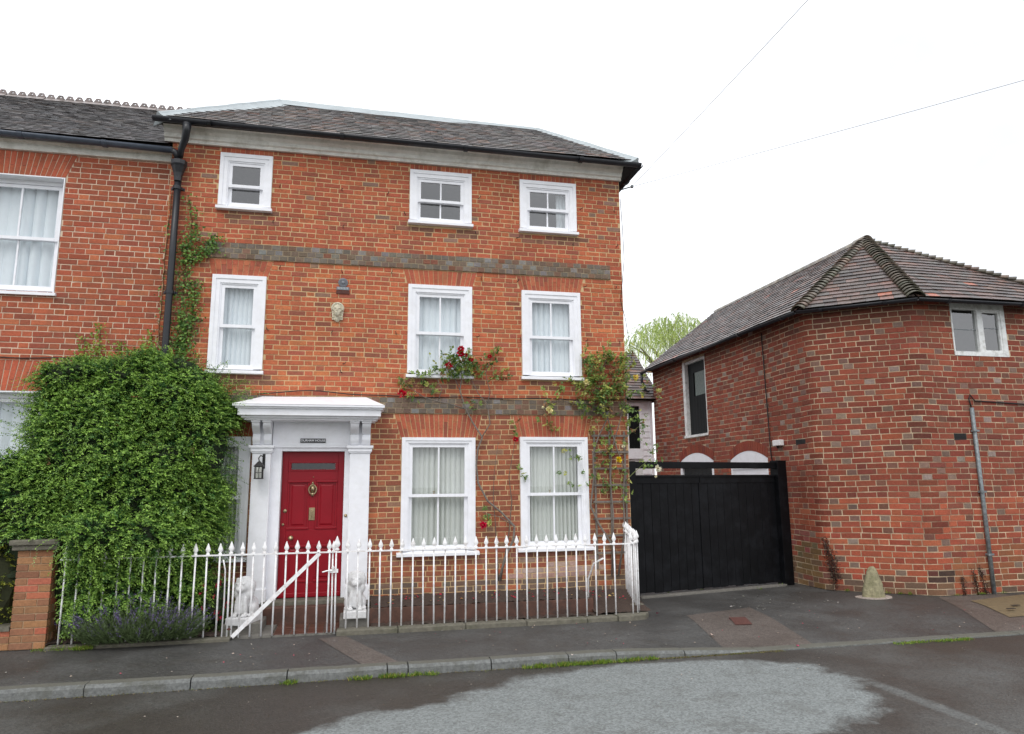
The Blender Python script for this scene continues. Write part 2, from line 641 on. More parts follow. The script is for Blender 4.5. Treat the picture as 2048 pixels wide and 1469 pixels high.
tag(poly_sheet('footway_repair', [(4.15, -2.57), (5.30, -2.57), (5.66, -0.61), (4.49, -0.95)], 0.004, M['patch']), kind='structure')
tag(poly_sheet('footway_repair', [(0.10, -2.57), (0.48, -2.57), (-0.09, -1.10), (-0.40, -1.18)], 0.004, M['patch']), kind='structure')
tag(poly_sheet('concrete_apron', [(7.9, -2.57), (9.4, -2.57), (10.2, -0.55), (8.95, -0.56)], 0.004, M['patch']), kind='structure')

kerb = tag(bpy.data.objects.new('kerb', None), kind='structure')
link(kerb)
kx = -9.0
seams = [-9.0, -7.9, -7.0, -6.05, -5.1, -4.2, -3.3, -2.42, -1.50, -0.62, 0.35, 0.56, 1.42, 2.26, 2.80, 3.6, 4.5, 5.4, 6.3, 7.2, 8.1, 9.0, 9.9, 10.8, 11.7, 12.6]
for a, b in zip(seams[:-1], seams[1:]):
    mb = MB()
    g = 0.006
    prof = []
    dz0, dz1 = kerb_z(a), kerb_z(b)
    y0, y1 = KERB_Y - 0.075 + random.uniform(-0.008, 0.008), KERB_Y + 0.075
    n = 4
    V, F = [], []
    for i in range(n + 1):
        t = i / n
        X = a + g + (b - a - 2 * g) * t
        zt = dz0 * (1 - t) + dz1 * t + random.uniform(-0.003, 0.003)
        for yy, zz in ((y0 - 0.012, ROAD_Z - 0.05), (y0 - 0.004, max(zt - 0.03, ROAD_Z + 0.012)), (y0 + 0.022, zt), (y1, zt), (y1, ROAD_Z - 0.05)):
            V.append((X, yy + random.uniform(-0.002, 0.002), zz))
    for i in range(n):
        for k in range(4):
            F.append((i * 5 + k, i * 5 + k + 1, (i + 1) * 5 + k + 1, (i + 1) * 5 + k))
    F += [(0, 1, 2, 3, 4), tuple(n * 5 + k for k in (4, 3, 2, 1, 0))]
    mb.add(V, F)
    mb.build('kerb_stone', M['kerb'], kerb, smooth=False)


# ------------------------------------------------------------------ brickwork
def ring_piece(cols, z0, z1, mapf, front, b, back=-0.014, tilt=0.0):
    """a brick whose face follows mapf(s, d, z); cols = list of s values"""
    n = len(cols) - 1
    out = [(s, z0) for s in cols] + [(s, z1) for s in cols[::-1]]
    cs, cz = (cols[0] + cols[-1]) / 2, (z0 + z1) / 2
    hs, hz = (cols[-1] - cols[0]) / 2, (z1 - z0) / 2
    V = [mapf(s, back, z) for s, z in out]
    V += [mapf(s, front - b, z) for s, z in out]
    for s, z in out:
        ss = cs + (s - cs) * (1 - b / max(hs, 1e-4))
        zz = cz + (z - cz) * (1 - b / max(hz, 1e-4))
        V.append(mapf(ss + random.uniform(-.0015, .0015), front + tilt * (z - cz) / hz + random.uniform(-.0012, .0012), zz + random.uniform(-.0015, .0015)))
    m = len(out)
    F = []
    for r in (0, 1):
        for i in range(m):
            j = (i + 1) % m
            F.append((r * m + i, r * m + j, (r + 1) * m + j, (r + 1) * m + i))
    for i in range(n):
        F.append((2 * m + i, 2 * m + i + 1, 2 * m + m - 2 - i, 2 * m + m - 1 - i))
    return V, F


def emit(pieces, parent, name, rest_name, mat, limit=300, hide=None):
    """the largest pieces in view become objects of their own, the rest one joined part"""
    if not pieces:
        return
    areas = []
    for V, F, col in pieces:
        P = project(np.array(V))
        w = P.max(0) - P.min(0)
        c = P.mean(0)
        a = w[0] * w[1]
        if c[0] < 4 or c[0] > 2044 or c[1] < 4 or c[1] > 1465:
            a *= 0.01
        if hide is not None and hide(c):
            a *= 0.01
        areas.append(a)
    order = np.argsort(-np.array(areas))
    solo = set(order[:limit].tolist())
    mb = MB()
    for i, (V, F, col) in enumerate(pieces):
        if i in solo:
            c = np.mean(np.array(V), 0)
            mesh_obj(name, np.array(V) - c, F, mat, parent, False, c.tolist(), np.array(col if isinstance(col, list) else [col] * len(V)))
        else:
            mb.add(V, F, col)
    if mb.v:
        mesh_obj(rest_name, np.array(mb.v), mb.f, mat, parent, False, None, np.array(mb.c), 'stuff')


def lay_courses(s0, s1, z0, z1, course, period, joint, mapf, colf, holes, skip=None, bends=(), stagger=0.0, jitter=0.004, protr=0.004, bond='flemish'):
    """Flemish bond between s0..s1; holes = list of f(z) -> list of (a, b) intervals not to be laid"""
    pieces = []
    nz = int(round((z1 - z0) / course))
    ch = (z1 - z0) / nz
    for r in range(nz):
        za, zb = z0 + r * ch + joint / 2, z0 + (r + 1) * ch - joint / 2
        zm = (za + zb) / 2
        if skip and skip(zm):
            continue
        cuts = []
        for h in holes:
            cuts += h(zm)
        st, hd = period * 0.665, period * 0.335
        s = s0 - (0 if r % 2 == 0 else (st + hd) / 2 + (st - hd) / 4 * 0) + stagger
        k = 0
        while s < s1:
            ln = (st if k % 2 == 0 else hd)
            if bond == 'header':
                ln = hd
            ln *= 1 + random.uniform(-0.05, 0.05)
            a, b = max(s, s0), min(s + ln, s1)
            isst = (k % 2 == 0) and bond != 'header'
            s += ln
            k += 1
            segs = [(a + joint / 2, b - joint / 2)]
            for ca, cb in cuts:
                ns = []
                for p, q in segs:
                    if q <= ca or p >= cb:
                        ns.append((p, q))
                        continue
                    if p < ca:
                        ns.append((p, min(q, ca - joint / 2)))
                    if q > cb:
                        ns.append((max(p, cb + joint / 2), q))
                segs = ns
            for p, q in segs:
                if q - p < 0.025:
                    continue
                cols = [p, q]
                for lo, hi in bends:
                    if q > lo and p < hi:
                        cols = list(np.linspace(p, q, 6))
                        break
                j = lambda: random.uniform(-jitter, jitter) * 0.5
                V, F = ring_piece([c for c in cols], za + j(), zb + j(), mapf, protr + random.uniform(-0.0025, 0.003), 0.003, tilt=random.uniform(-.0012, .0012))
                pieces.append((V, F, colf((p + q) / 2, zm, isst)))
    return pieces


def backing(scuts, zcuts, inhole, mapf, d=0.0):
    mb = MB()
    for a, b in zip(scuts[:-1], scuts[1:]):
        for c, e in zip(zcuts[:-1], zcuts[1:]):
            if inhole((a + b) / 2, (c + e) / 2):
                continue
            mb.add([mapf(a, d, c), mapf(b, d, c), mapf(b, d, e), mapf(a, d, e)], [(0, 1, 2, 3)])
    return mb


def rect_hole(a, b, c, d):
    return lambda z: [(a, b)] if c < z < d else []


def arch_hole(xb0, xb1, zb, xt0, xt1, zt):
    def f(z):
        if zb < z < zt:
            t = (z - zb) / (zt - zb)
            return [(xb0 + (xt0 - xb0) * t, xb1 + (xt1 - xb1) * t)]
        return []
    return f


def flat_arch(parent, xb0, xb1, zb, xt0, xt1, zt, mapf, n, pal, name='arch_brick'):
    """splayed gauged bricks over an opening, some cut into two"""
    zmid = zb + (zt - zb) * 0.5
    for i in range(n):
        def X(u, z):
            t = (z - zb) / (zt - zb)
            return (xb0 + (xt0 - xb0) * t) * (1 - u) + (xb1 + (xt1 - xb1) * t) * u
        u0, u1 = i / n + 0.0046, (i + 1) / n - 0.0046
        parts = [(zb + .003, zt - .003)]
        if (zt - zb) > 0.24:
            k = zb + (zt - zb) * (0.36 if i % 2 else 0.66)
            parts = [(zb + .003, k - .002), (k + .002, zt - .003)]
        for a, b in parts:
            out = [(X(u0, a), a), (X(u1, a), a), (X(u1, b), b), (X(u0, b), b)]
            d = 0.006 + random.uniform(-.002, .002)
            V = [mapf(s, -0.012, z) for s, z in out] + [mapf(s, d, z) for s, z in out]
            c = np.mean(np.array(V), 0)
            F = [(0, 1, 5, 4), (1, 2, 6, 5), (2, 3, 7, 6), (3, 0, 4, 7), (4, 5, 6, 7)]
            mesh_obj(name, np.array(V) - c, F, M['brick'], parent, False, c.tolist(), np.array([jit(soft(pick(pal), 0.2), 0.1)] * 8))


# ------------------------------------------------------------------ roofs of plain tiles
def tile_slope(poly, U, Vd, O, width, gauge, colf, thick=0.015, sag=None):
    """poly: convex polygon in (u, v) with v up the slope. returns tile pieces"""
    O, U, Vd = (np.asarray(a, float) for a in (O, U, Vd))
    Nn = unit(np.cross(U, Vd))
    if Nn[2] < 0:
        Nn = -Nn
    P = [np.array(p, float) for p in poly]
    vmax = max(p[1] for p in P)
    pieces = []
    r = 0
    v = 0.0
    while v < vmax - 0.02:
        vm = min(v + gauge * 0.5, vmax - 0.005)
        xs = []
        for i in range(len(P)):
            a, b = P[i], P[(i + 1) % len(P)]
            if (a[1] - vm) * (b[1] - vm) < 0:
                t = (vm - a[1]) / (b[1] - a[1])
                xs.append(a[0] + t * (b[0] - a[0]))
        if len(xs) >= 2:
            lo, hi = min(xs), max(xs)
            u = lo - (width * 0.5 if r % 2 else 0) - random.random() * 0.02
            while u < hi:
                w = width * (1 + random.uniform(-0.04, 0.04))
                a, b = max(u + 0.0015, lo), min(u + w - 0.0015, hi)
                u += w
                if b - a < 0.03:
                    continue
                lift = thick * 1.36 + random.uniform(-.001, .004)
                dv = random.uniform(-0.004, 0.003)
                tw = random.uniform(-0.0025, 0.0025)
                top = min(v + gauge * 1.35, vmax)
                lo_, hi_ = v + dv, top
                def Q(uu, vv, h):
                    s = sag(uu, vv) if sag else 0.0
                    return O + U * uu + Vd * vv + Nn * (h + s)
                V = [Q(a, lo_, lift - tw), Q(b, lo_, lift + tw), Q(b, hi_, 0.0), Q(a, hi_, 0.0),
                     Q(a, lo_, lift + thick - tw), Q(b, lo_, lift + thick + tw), Q(b, hi_, thick), Q(a, hi_, thick)]
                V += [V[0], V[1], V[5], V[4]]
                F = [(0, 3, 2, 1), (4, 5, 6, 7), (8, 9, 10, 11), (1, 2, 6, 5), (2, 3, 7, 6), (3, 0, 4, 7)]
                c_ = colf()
                pieces.append((V, F, [c_] * 8 + [tuple(q * 0.3 for q in c_)] * 4))  # lower edge darkened by colour to draw the shadow line between courses
        v += gauge
        r += 1
    return pieces


TILE_PAL = [(5, lin(108, 101, 98)), (4, lin(122, 110, 104)), (3, lin(84, 79, 78)), (1.5, lin(128, 106, 94)), (0.5, lin(138, 98, 82)), (2.5, lin(120, 116, 113))]
tile_col = lambda: jit(pick(TILE_PAL), 0.25)

# ------------------------------------------------------------------ sash windows
def quad(name, P, mat, parent):
    return mesh_obj(name, P, [(0, 1, 2, 3)], mat, parent)


def pane(x0, x1, z0, z1, y, mat, parent):
    t = [random.uniform(-0.0025, 0.0025) for _ in range(3)]
    return quad('pane', [(x0, y + t[0], z0), (x1, y + t[1], z0), (x1, y + t[2], z1), (x0, y + t[0] + t[2] - t[1], z1)], mat, parent)


def sash_window(house, x0, x1, z0, z1, y=0.0, cols=2, casing=0.12, head=0.14, zm=None, gmat=None, stone_sill=False, reveal=0.0, label=None):
    """box sash set nearly flush with the brick face at y; z0 is the underside of the sill"""
    gmat = gmat or M['glass']
    W = MB()
    f0 = y - (0.038 if reveal == 0 else 0.0)
    zs = z0 + 0.075
    # outer band, inner band and stop bead of the casing
    for a, b, d in ((0.0, 0.052, f0), (0.05, casing - 0.018, f0 + 0.012), (casing - 0.02, casing, f0 + 0.026)):
        k = a * head / casing
        k2 = b * head / casing
        W.box(x0 + a, x0 + b, d, y + 0.09, zs, z1 - k)
        W.box(x1 - b, x1 - a, d, y + 0.09, zs, z1 - k)
        W.box(x0 + b, x1 - b, d, y + 0.09, z1 - k2, z1 - k)
    win = W.build('window', M['white'], house)
    if label:
        win['label'] = label
    s = MB()
    e = 0.022 if not stone_sill else 0.055
    s.extrude([(f0 - 0.045, z0), (f0 - 0.045, z0 + 0.045), (y + 0.1, zs + 0.001), (y + 0.1, z0)], 'x', x0 - e, x1 + e)
    bevel(s.build('sill', M['white'], win), 0.005)
    xi0, xi1, zi1 = x0 + casing, x1 - casing, z1 - head
    zi0 = zs
    zm = zm if zm is not None else (zi0 + zi1) / 2
    st, gb, mr = 0.046, 0.022, 0.022
    for nm, za, zb, ya, top, bot in (('upper_sash', zm - mr, zi1, y + 0.0, 0.046, 2 * mr), ('lower_sash', zi0, zm + mr, y + 0.038, 2 * mr, 0.066)):
        S = MB()
        S.box(xi0, xi0 + st, ya, ya + 0.036, za, zb)
        S.box(xi1 - st, xi1, ya, ya + 0.036, za, zb)
        S.box(xi0 + st, xi1 - st, ya + 0.001, ya + 0.035, zb - top, zb - 0.0005)
        S.box(xi0 + st, xi1 - st, ya + 0.001 - (0.012 if nm == 'upper_sash' else 0), ya + 0.035, za + 0.0005, za + bot)
        gx0, gx1, gz0, gz1 = xi0 + st, xi1 - st, za + bot, zb - top
        for k in range(1, cols):
            xc = gx0 + (gx1 - gx0) * k / cols
            S.box(xc - gb / 2, xc + gb / 2, ya + 0.004, ya + 0.032, gz0, gz1)
        so = S.build(nm, M['white'], win)
        for k in range(cols):
            a = gx0 + (gx1 - gx0) * k / cols + (gb / 2 if k else 0)
            b = gx0 + (gx1 - gx0) * (k + 1) / cols - (gb / 2 if k < cols - 1 else 0)
            pane(a, b, gz0, gz1, ya + 0.018, gmat, win)
    if stone_sill:
        c = MB()
        c.lathe([(0.016, 0), (0.016, 0.008), (0.006, 0.012), (0.006, 0.03), (0.02, 0.034), (0.02, 0.04)], ((xi0 + xi1) / 2 - 0.06, y + 0.05, zm + mr), 8)
        c.build('sash_fastener', M['brass'], win)
    # dark room behind
    R = MB()
    D = 1.4
    a, b, c, d = xi0 - 0.15, xi1 + 0.15, zi0 - 0.15, zi1 + 0.15
    yb = y + 0.092
    V = [(a, yb, c), (b, yb, c), (b, yb, d), (a, yb, d), (a, yb + D, c), (b, yb + D, c), (b, yb + D, d), (a, yb + D, d)]
    R.add(V, [(4, 5, 6, 7), (0, 1, 5, 4), (1, 2, 6, 5), (2, 3, 7, 6), (3, 0, 4, 7)])
    mesh_obj('room', R.v, R.f, M['room'], win)
    return win, (xi0, xi1, zi0, zi1)


def curtain(x0, x1, z0, z1, y, label, wl=0.055, amp=0.018, mat='curtain', seed=0):
    rs = np.random.default_rng(seed)
    n = int((x1 - x0) / 0.004)
    xs = np.linspace(x0, x1, n + 1)
    ph = np.cumsum(rs.uniform(0.55, 1.45, n + 1)) * 2 * math.pi * 0.004 / wl
    a1 = amp * (0.65 + 0.35 * np.sin(xs * 9 + seed))
    zs = np.linspace(z1, z0, 9)
    V, F = [], []
    for j, z in enumerate(zs):
        t = j / 8
        w_ = ph + 0.05 * math.sin(t * 3 + seed)
        yy = y + a1 * (np.abs(np.sin(w_ * .5)) ** 0.6 * 2 - 1) * -1 * (0.75 + 0.25 * t) + 0.005 * np.sin(xs * 17)
        for i in range(n + 1):
            V.append((xs[i], yy[i], z))
    for j in range(8):
        for i in range(n):
            a = j * (n + 1) + i
            F.append((a, a + 1, a + n + 2, a + n + 1))
    o = mesh_obj('curtain', V, F, M[mat], None, True)
    return tag(o, label, 'curtain', 'pleated net curtains behind the sash windows')


# ------------------------------------------------------------------ the three storey brick house
house = thing('brick_house', (0.7, 0.0, 0.0), 'three storey red brick house with a red front door and a white porch', 'house')
HX0, HX1, HZ0, HZ1, HDEPTH = -2.74, 4.11, 0.0, 6.96, 3.0
FY = 0.006                                              # mortar plane
hmap = lambda s, d, z: (s, FY - d, z)
hwave = lambda s, d, z: (s, FY - d, z + 0.004 * math.sin(s * 1.9 + z * 0.7) + 0.003 * math.sin(s * 4.3 - z * 1.1))
WIN = {                                                 # x0, x1, z0, z1, cols
    'tl': (-2.075, -1.346, 5.765, 6.64, 1), 'tm': (0.678, 1.638, 5.745, 6.63, 2), 'tr': (2.415, 3.350, 5.735, 6.615, 2),
    'ml': (-2.08, -1.352, 3.36, 4.79, 1), 'mm': (0.68, 1.646, 3.365, 4.793, 2), 'mr': (2.426, 3.375, 3.377, 4.785, 2),
    'll': (-2.48, -1.445, 0.81, 2.488, 2), 'lm': (0.622, 1.696, 0.808, 2.49, 2), 'lr': (2.374, 3.435, 0.825, 2.505, 2)}
DOOR = (-1.165, -0.105, 0.0, 2.34)
ARCH = {'ml': (-2.10, -1.34, 4.79, -2.155, -1.27, 5.03, 11), 'mm': (0.665, 1.66, 4.793, 0.60, 1.725, 5.03, 15), 'mr': (2.41, 3.39, 4.785, 2.345, 3.45, 5.03, 15),
        'lm': (0.60, 1.72, 2.49, 0.505, 1.80, 2.835, 18), 'lr': (2.35, 3.455, 2.505, 2.275, 3.53, 2.835, 17), 'll': (-2.5, -1.43, 2.488, -2.58, -1.36, 2.835, 16),
        'tl': (-2.075, -1.346, 6.64, -2.075, -1.346, 6.735, 11), 'tm': (0.678, 1.638, 6.63, 0.678, 1.638, 6.73, 14), 'tr': (2.415, 3.35, 6.615, 2.415, 3.35, 6.73, 14)}
holes = [rect_hole(w[0], w[1], w[2], w[3] + 0.01) for w in WIN.values()] + [rect_hole(*DOOR)]
holes += [arch_hole(*a[:6]) for a in ARCH.values()]
HOUSE_PAL = [(6, lin(194, 100, 66)), (6, lin(188, 93, 62)), (4, lin(180, 86, 60)), (3, lin(202, 110, 68)), (2, lin(168, 84, 66)), (1.0, lin(204, 114, 70)),
             (0.8, lin(146, 80, 64)), (0.35, lin(146, 116, 98))]
HOUSE_LOW = [(5, lin(166, 92, 66)), (5, lin(154, 82, 62)), (3, lin(182, 100, 68)), (3, lin(134, 78, 62)), (1.5, lin(146, 112, 90)), (1.2, lin(194, 108, 70))]
HOUSE_TOP = [(6, lin(182, 88, 62)), (5, lin(174, 81, 58)), (4, lin(190, 97, 64)), (2, lin(160, 80, 64)), (0.45, lin(140, 110, 98)), (1, lin(196, 102, 64))]
STR_PAL = [(5, lin(118, 110, 101)), (2, lin(132, 129, 126)), (3, lin(118, 100, 86)), (3, lin(126, 98, 82)), (2, lin(110, 101, 91)), (1.2, lin(134, 88, 70))]


def house_col(s, z, st):
    if 3.1 < z < 5.04:
        c = pick(HOUSE_PAL)
    elif z >= 5.04:
        c = pick(HOUSE_TOP)
    else:
        c = pick(HOUSE_LOW)
    if z < 0.42 and random.random() < 0.7:
        c = pick([(1, lin(96, 90, 84)), (1, lin(112, 92, 80))])
    if 2.25 < s < 3.65 and 0.42 < z < 0.72 and random.random() < 0.85:       # flaking limewash below the window
        k = min(1, 1.3 - abs(z - 0.58) * 5)
        w = lin(190, 172, 164)
        c = tuple(a * (1 - 0.75 * k) + b * 0.75 * k for a, b in zip(c, w))
    if any(w[0] - 0.1 < s < w[1] + 0.1 and w[2] - 0.16 < z < w[2] for w in WIN.values()) and random.random() < 0.7:
        c = pick([(1, lin(150, 96, 82)), (1, lin(124, 82, 70))])
    if s < -2.3 and z < 4.8 and random.random() < 0.4:
        c = lin(120, 70, 54)
    return jit(soft(c), 0.10, 0.035)


in_string = lambda z: 5.04 < z < 5.275 or 2.84 < z < 3.07
pieces = lay_courses(HX0 + 0.0, HX1, 0.0, 2.84, 0.074, 0.352, 0.0112, hwave, house_col, holes)
pieces += lay_courses(HX0, HX1, 3.07, 5.04, 0.0735, 0.352, 0.0112, hwave, house_col, holes, stagger=-0.05)
pieces += lay_courses(HX0, HX1, 5.275, 6.75, 0.0737, 0.352, 0.0112, hwave, house_col, holes, stagger=-0.11)
shrub_hide = lambda c: c[0] < 500 and c[1] > 690
emit(pieces, house, 'brick', 'brickwork', M['brick'], 300, shrub_hide)
# two projecting bands of grey headers
spieces = []
for z0, z1, xs0, xe in ((5.04, 5.275, -2.21, 3.90), (2.84, 3.07, HX0, HX1)):
    sm = lambda s, d, z: (s, FY - 0.022 - d, z)
    spieces += lay_courses(xs0, xe, z0, z1, 0.0775, 0.336, 0.010, sm, lambda s, z, st: jit(pick(STR_PAL), 0.15),
                           [rect_hole(-1.62, 0.34, 2.0, 3.0)], bond='header')
    if xe < HX1:
        spieces += lay_courses(xe, HX1, z0, z1, 0.0775, 0.352, 0.010, hmap, house_col, [])
        spieces += lay_courses(HX0, xs0, z0, z1, 0.0775, 0.352, 0.010, hmap, house_col, [])
emit(spieces, house, 'band_brick', 'band_brickwork', M['brick'], 200)
bk = MB()
bk.box(-2.21, 3.90, FY - 0.022, FY + 0.02, 5.042, 5.273)
bk.box(HX0, -1.60, FY - 0.022, FY + 0.02, 2.842, 3.068)
bk.box(0.32, HX1 - 0.002, FY - 0.022, FY + 0.02, 2.842, 3.068)
bk.build('band_mortar', pmat('band_mortar', lin(150, 134, 110), 0.95, var=0.2), house)
for k, a in ARCH.items():
    flat_arch(house, *a[:6], hmap, a[6], [(4, lin(186, 94, 68)), (3, lin(176, 84, 62)), (2, lin(156, 80, 64)), (1, lin(194, 108, 76))])
xc = sorted({HX0, HX1, DOOR[0], DOOR[1]} | {v for w in WIN.values() for v in (w[0] + .03, w[1] - .03)})
zc = sorted({0.0, HZ1, DOOR[3]} | {v for w in WIN.values() for v in (w[2] + .03, w[3] - .03)})
inh = lambda s, z: any(w[0] + .02 < s < w[1] - .02 and w[2] + .02 < z < w[3] - .02 for w in WIN.values()) or (DOOR[0] < s < DOOR[1] and z < DOOR[3])
wall = backing(xc, zc, inh, hmap).build('wall', M['mortar_house'], house)
sh = MB()
sh.add([(HX1, FY, 0), (HX1, HDEPTH, 0), (HX1, HDEPTH, HZ1), (HX1, FY, HZ1), (HX0, FY, 0), (HX0, HDEPTH, 0), (HX0, HDEPTH, HZ1), (HX0, FY, HZ1)],
       [(0, 1, 2, 3), (4, 7, 6, 5), (1, 5, 6, 2), (3, 2, 6, 7)])
mesh_obj('side_wall', sh.v, sh.f, M['plain_wall'], house)

NAMES = {'tl': 'top floor single light window above the ivy', 'tm': 'top floor middle window', 'tr': 'top floor right window with a short drape',
         'ml': 'first floor window beside the shrub', 'mm': 'first floor window above the red roses', 'mr': 'first floor window nearest the yard gate',
         'll': 'ground floor window half hidden by the shrub', 'lm': 'ground floor window nearest the porch', 'lr': 'ground floor window beside the trellis'}
for i, (k, w) in enumerate(WIN.items()):
    low = k[0] == 'l'
    wn, (a, b, c, d) = sash_window(house, *w[:4], cols=w[4], casing=0.125 if not low else 0.11, head=0.135 if not low else 0.095,
                                   gmat=M['glass_top'] if k[0] == 't' else M['glass'], stone_sill=low,
                                   zm={'t': 6.145, 'm': 4.05, 'l': 1.655}[k[0]], label=None)
    if k[0] != 't':
        curtain(a + 0.005, b - 0.005, c + 0.02, d - 0.01, 0.14, 'pale pleated net curtain behind the ' + NAMES[k], seed=i + 3,
                wl=(0.062 if low else 0.085) * (0.85, 1.25, 1.0)[i % 3], amp=0.042 if low else 0.032, mat='curtain_low' if low else 'curtain')
    elif k == 'tr':
        curtain(b - 0.16, b - 0.01, c + 0.02, d - 0.01, 0.16, 'narrow pale drape at the side of the top floor right window', seed=30, wl=0.06)

# ------------------------------------------------------------------ door and porch
dr = MB()
DX0, DX1, DZ0, DZ1, DY = -1.026, -0.182, 0.30, 2.283, 0.075
cols_d = [(DX0, -0.955), (-0.645, -0.563), (-0.255, DX1)]
dr.box(DX0, -0.945, DY, DY + 0.045, DZ0, DZ1)
dr.box(-0.265, DX1, DY, DY + 0.045, DZ0, DZ1)
for za, zb in ((DZ0, 0.50), (1.0, 1.21), (1.885, 2.015), (2.145, DZ1)):
    dr.box(-0.945, -0.265, DY + 0.0006, DY + 0.045, za, zb)
for za, zb in ((0.50, 1.0), (1.21, 1.885)):
    dr.box(-0.648, -0.560, DY + 0.0012, DY + 0.045, za, zb)
door = dr.build('door', M['red_door'], house)
bevel(door, 0.004)
for xa, xb in ((-0.945, -0.648), (-0.560, -0.265)):
    for za, zb in ((0.50, 1.0), (1.21, 1.885)):
        p = MB()
        p.box(xa - .002, xb + .002, DY + 0.022, DY + 0.04, za - .002, zb + .002)
        g = 0.055
        V = [(xa + g, DY + .022, za + g), (xb - g, DY + .022, za + g), (xb - g, DY + .022, zb - g), (xa + g, DY + .022, zb - g)]
        V += [(x + (0.02 if i in (0, 3) else -0.02), DY + .012, z + (0.02 if i < 2 else -0.02)) for i, (x, y, z) in enumerate(V)]
        p.add(V, [(0, 1, 5, 4), (1, 2, 6, 5), (2, 3, 7, 6), (3, 0, 4, 7), (4, 5, 6, 7)])
        for (a, b, c, d) in ((xa, xa + .026, za, zb), (xb - .026, xb, za, zb)):
            p.extrude([(a, DY + .002), (b, DY + .002), (b, DY + .022), (a, DY + .022)], 'z', c, d)
        for (c, d) in ((za, za + .03), (zb - .03, zb)):
            p.extrude([(DY - .012, c), (DY - .012, d), (DY + .022, d), (DY + .022, c)], 'x', xa, xb)
        bevel(p.build('panel', M['red_door'], door), 0.006)
fm = MB()
for (a, b, c, d) in ((-0.945, -0.265, 2.015, 2.035), (-0.945, -0.265, 2.125, 2.15), (-0.945, -0.905, 2.035, 2.125), (-0.305, -0.265, 2.035, 2.125)):
    fm.box(a, b, DY - 0.008, DY + 0.03, c, d)
bevel(fm.build('glazing_frame', M['red_door'], door), 0.004)
quad('pane', [(-0.905, DY + .02, 2.035), (-0.305, DY + .02, 2.035), (-0.305, DY + .02, 2.125), (-0.905, DY + .02, 2.125)], M['glass'], door)
kn = MB()                                                # urn shaped knocker
kn.lathe([(0.012, 0), (0.028, 0.004), (0.024, 0.012), (0.0, 0.014)], (-0.605, DY, 1.83), 12, axis='y')
ring = [(-0.605 + 0.052 * math.sin(t), DY - 0.022, 1.755 + 0.066 * math.cos(t)) for t in np.linspace(0, 2 * math.pi, 17)]
kn.tube(ring, 0.011, 6, caps=False)
kn.obox((-0.605, DY - 0.014, 1.765), (1, 0, 0), (0, 0, 1), (0, 1, 0), 0.026, 0.045, 0.012)
kn.obox((-0.605, DY - 0.02, 1.69), (1, 0, 0), (0, 0, 1), (0, 1, 0), 0.017, 0.025, 0.014)
kn.tube([(-0.605, DY - .015, 1.83), (-0.605, DY - .015, 1.87)], [0.02, 0.004], 8)
kn.build('knocker', M['brass'], door, True)
lp = MB()
lp.box(-0.645, -0.565, DY - 0.008, DY + 0.003, 1.335, 1.505)
lp.box(-0.630, -0.580, DY - 0.014, DY - 0.007, 1.36, 1.48)
lp.tube([(-0.605, DY - 0.012, 1.37), (-0.605, DY - 0.026, 1.39), (-0.605, DY - 0.026, 1.45), (-0.605, DY - 0.012, 1.47)], 0.006, 6)
bevel(lp.build('letter_plate', M['brass'], door), 0.003)
for x, z, r in ((-0.965, 1.467, 0.026), (-0.985, 1.282, 0.018)):
    k = MB()
    k.lathe([(r, 0), (r, -0.01), (r * 0.6, -0.014), (r * .4, -0.016)], (x, DY, z), 12, axis='y')
    k.build('lock', M['brass'], door, True)
k = MB()
k.lathe([(0.032, 0), (0.032, -0.006), (0.013, -0.01), (0.013, -0.035), (0.03, -0.045), (0.033, -0.06), (0.022, -0.072), (0, -0.075)], (-0.872, DY, 1.10), 14, axis='y')
k.build('knob', M['brass'], door, True)
k = MB()
k.lathe([(0.008, 0), (0.008, -0.006), (0.0, -0.007)], (-0.6, DY, 1.93), 8, axis='y')
k.build('spyhole', M['brass'], door, True)
k = MB()
k.box(DX0 + .005, DX1 - .005, DY - 0.03, DY + 0.01, 0.305, 0.365)
bevel(k.build('weather_bar', M['red_door'], door), 0.008)

porch = MB()
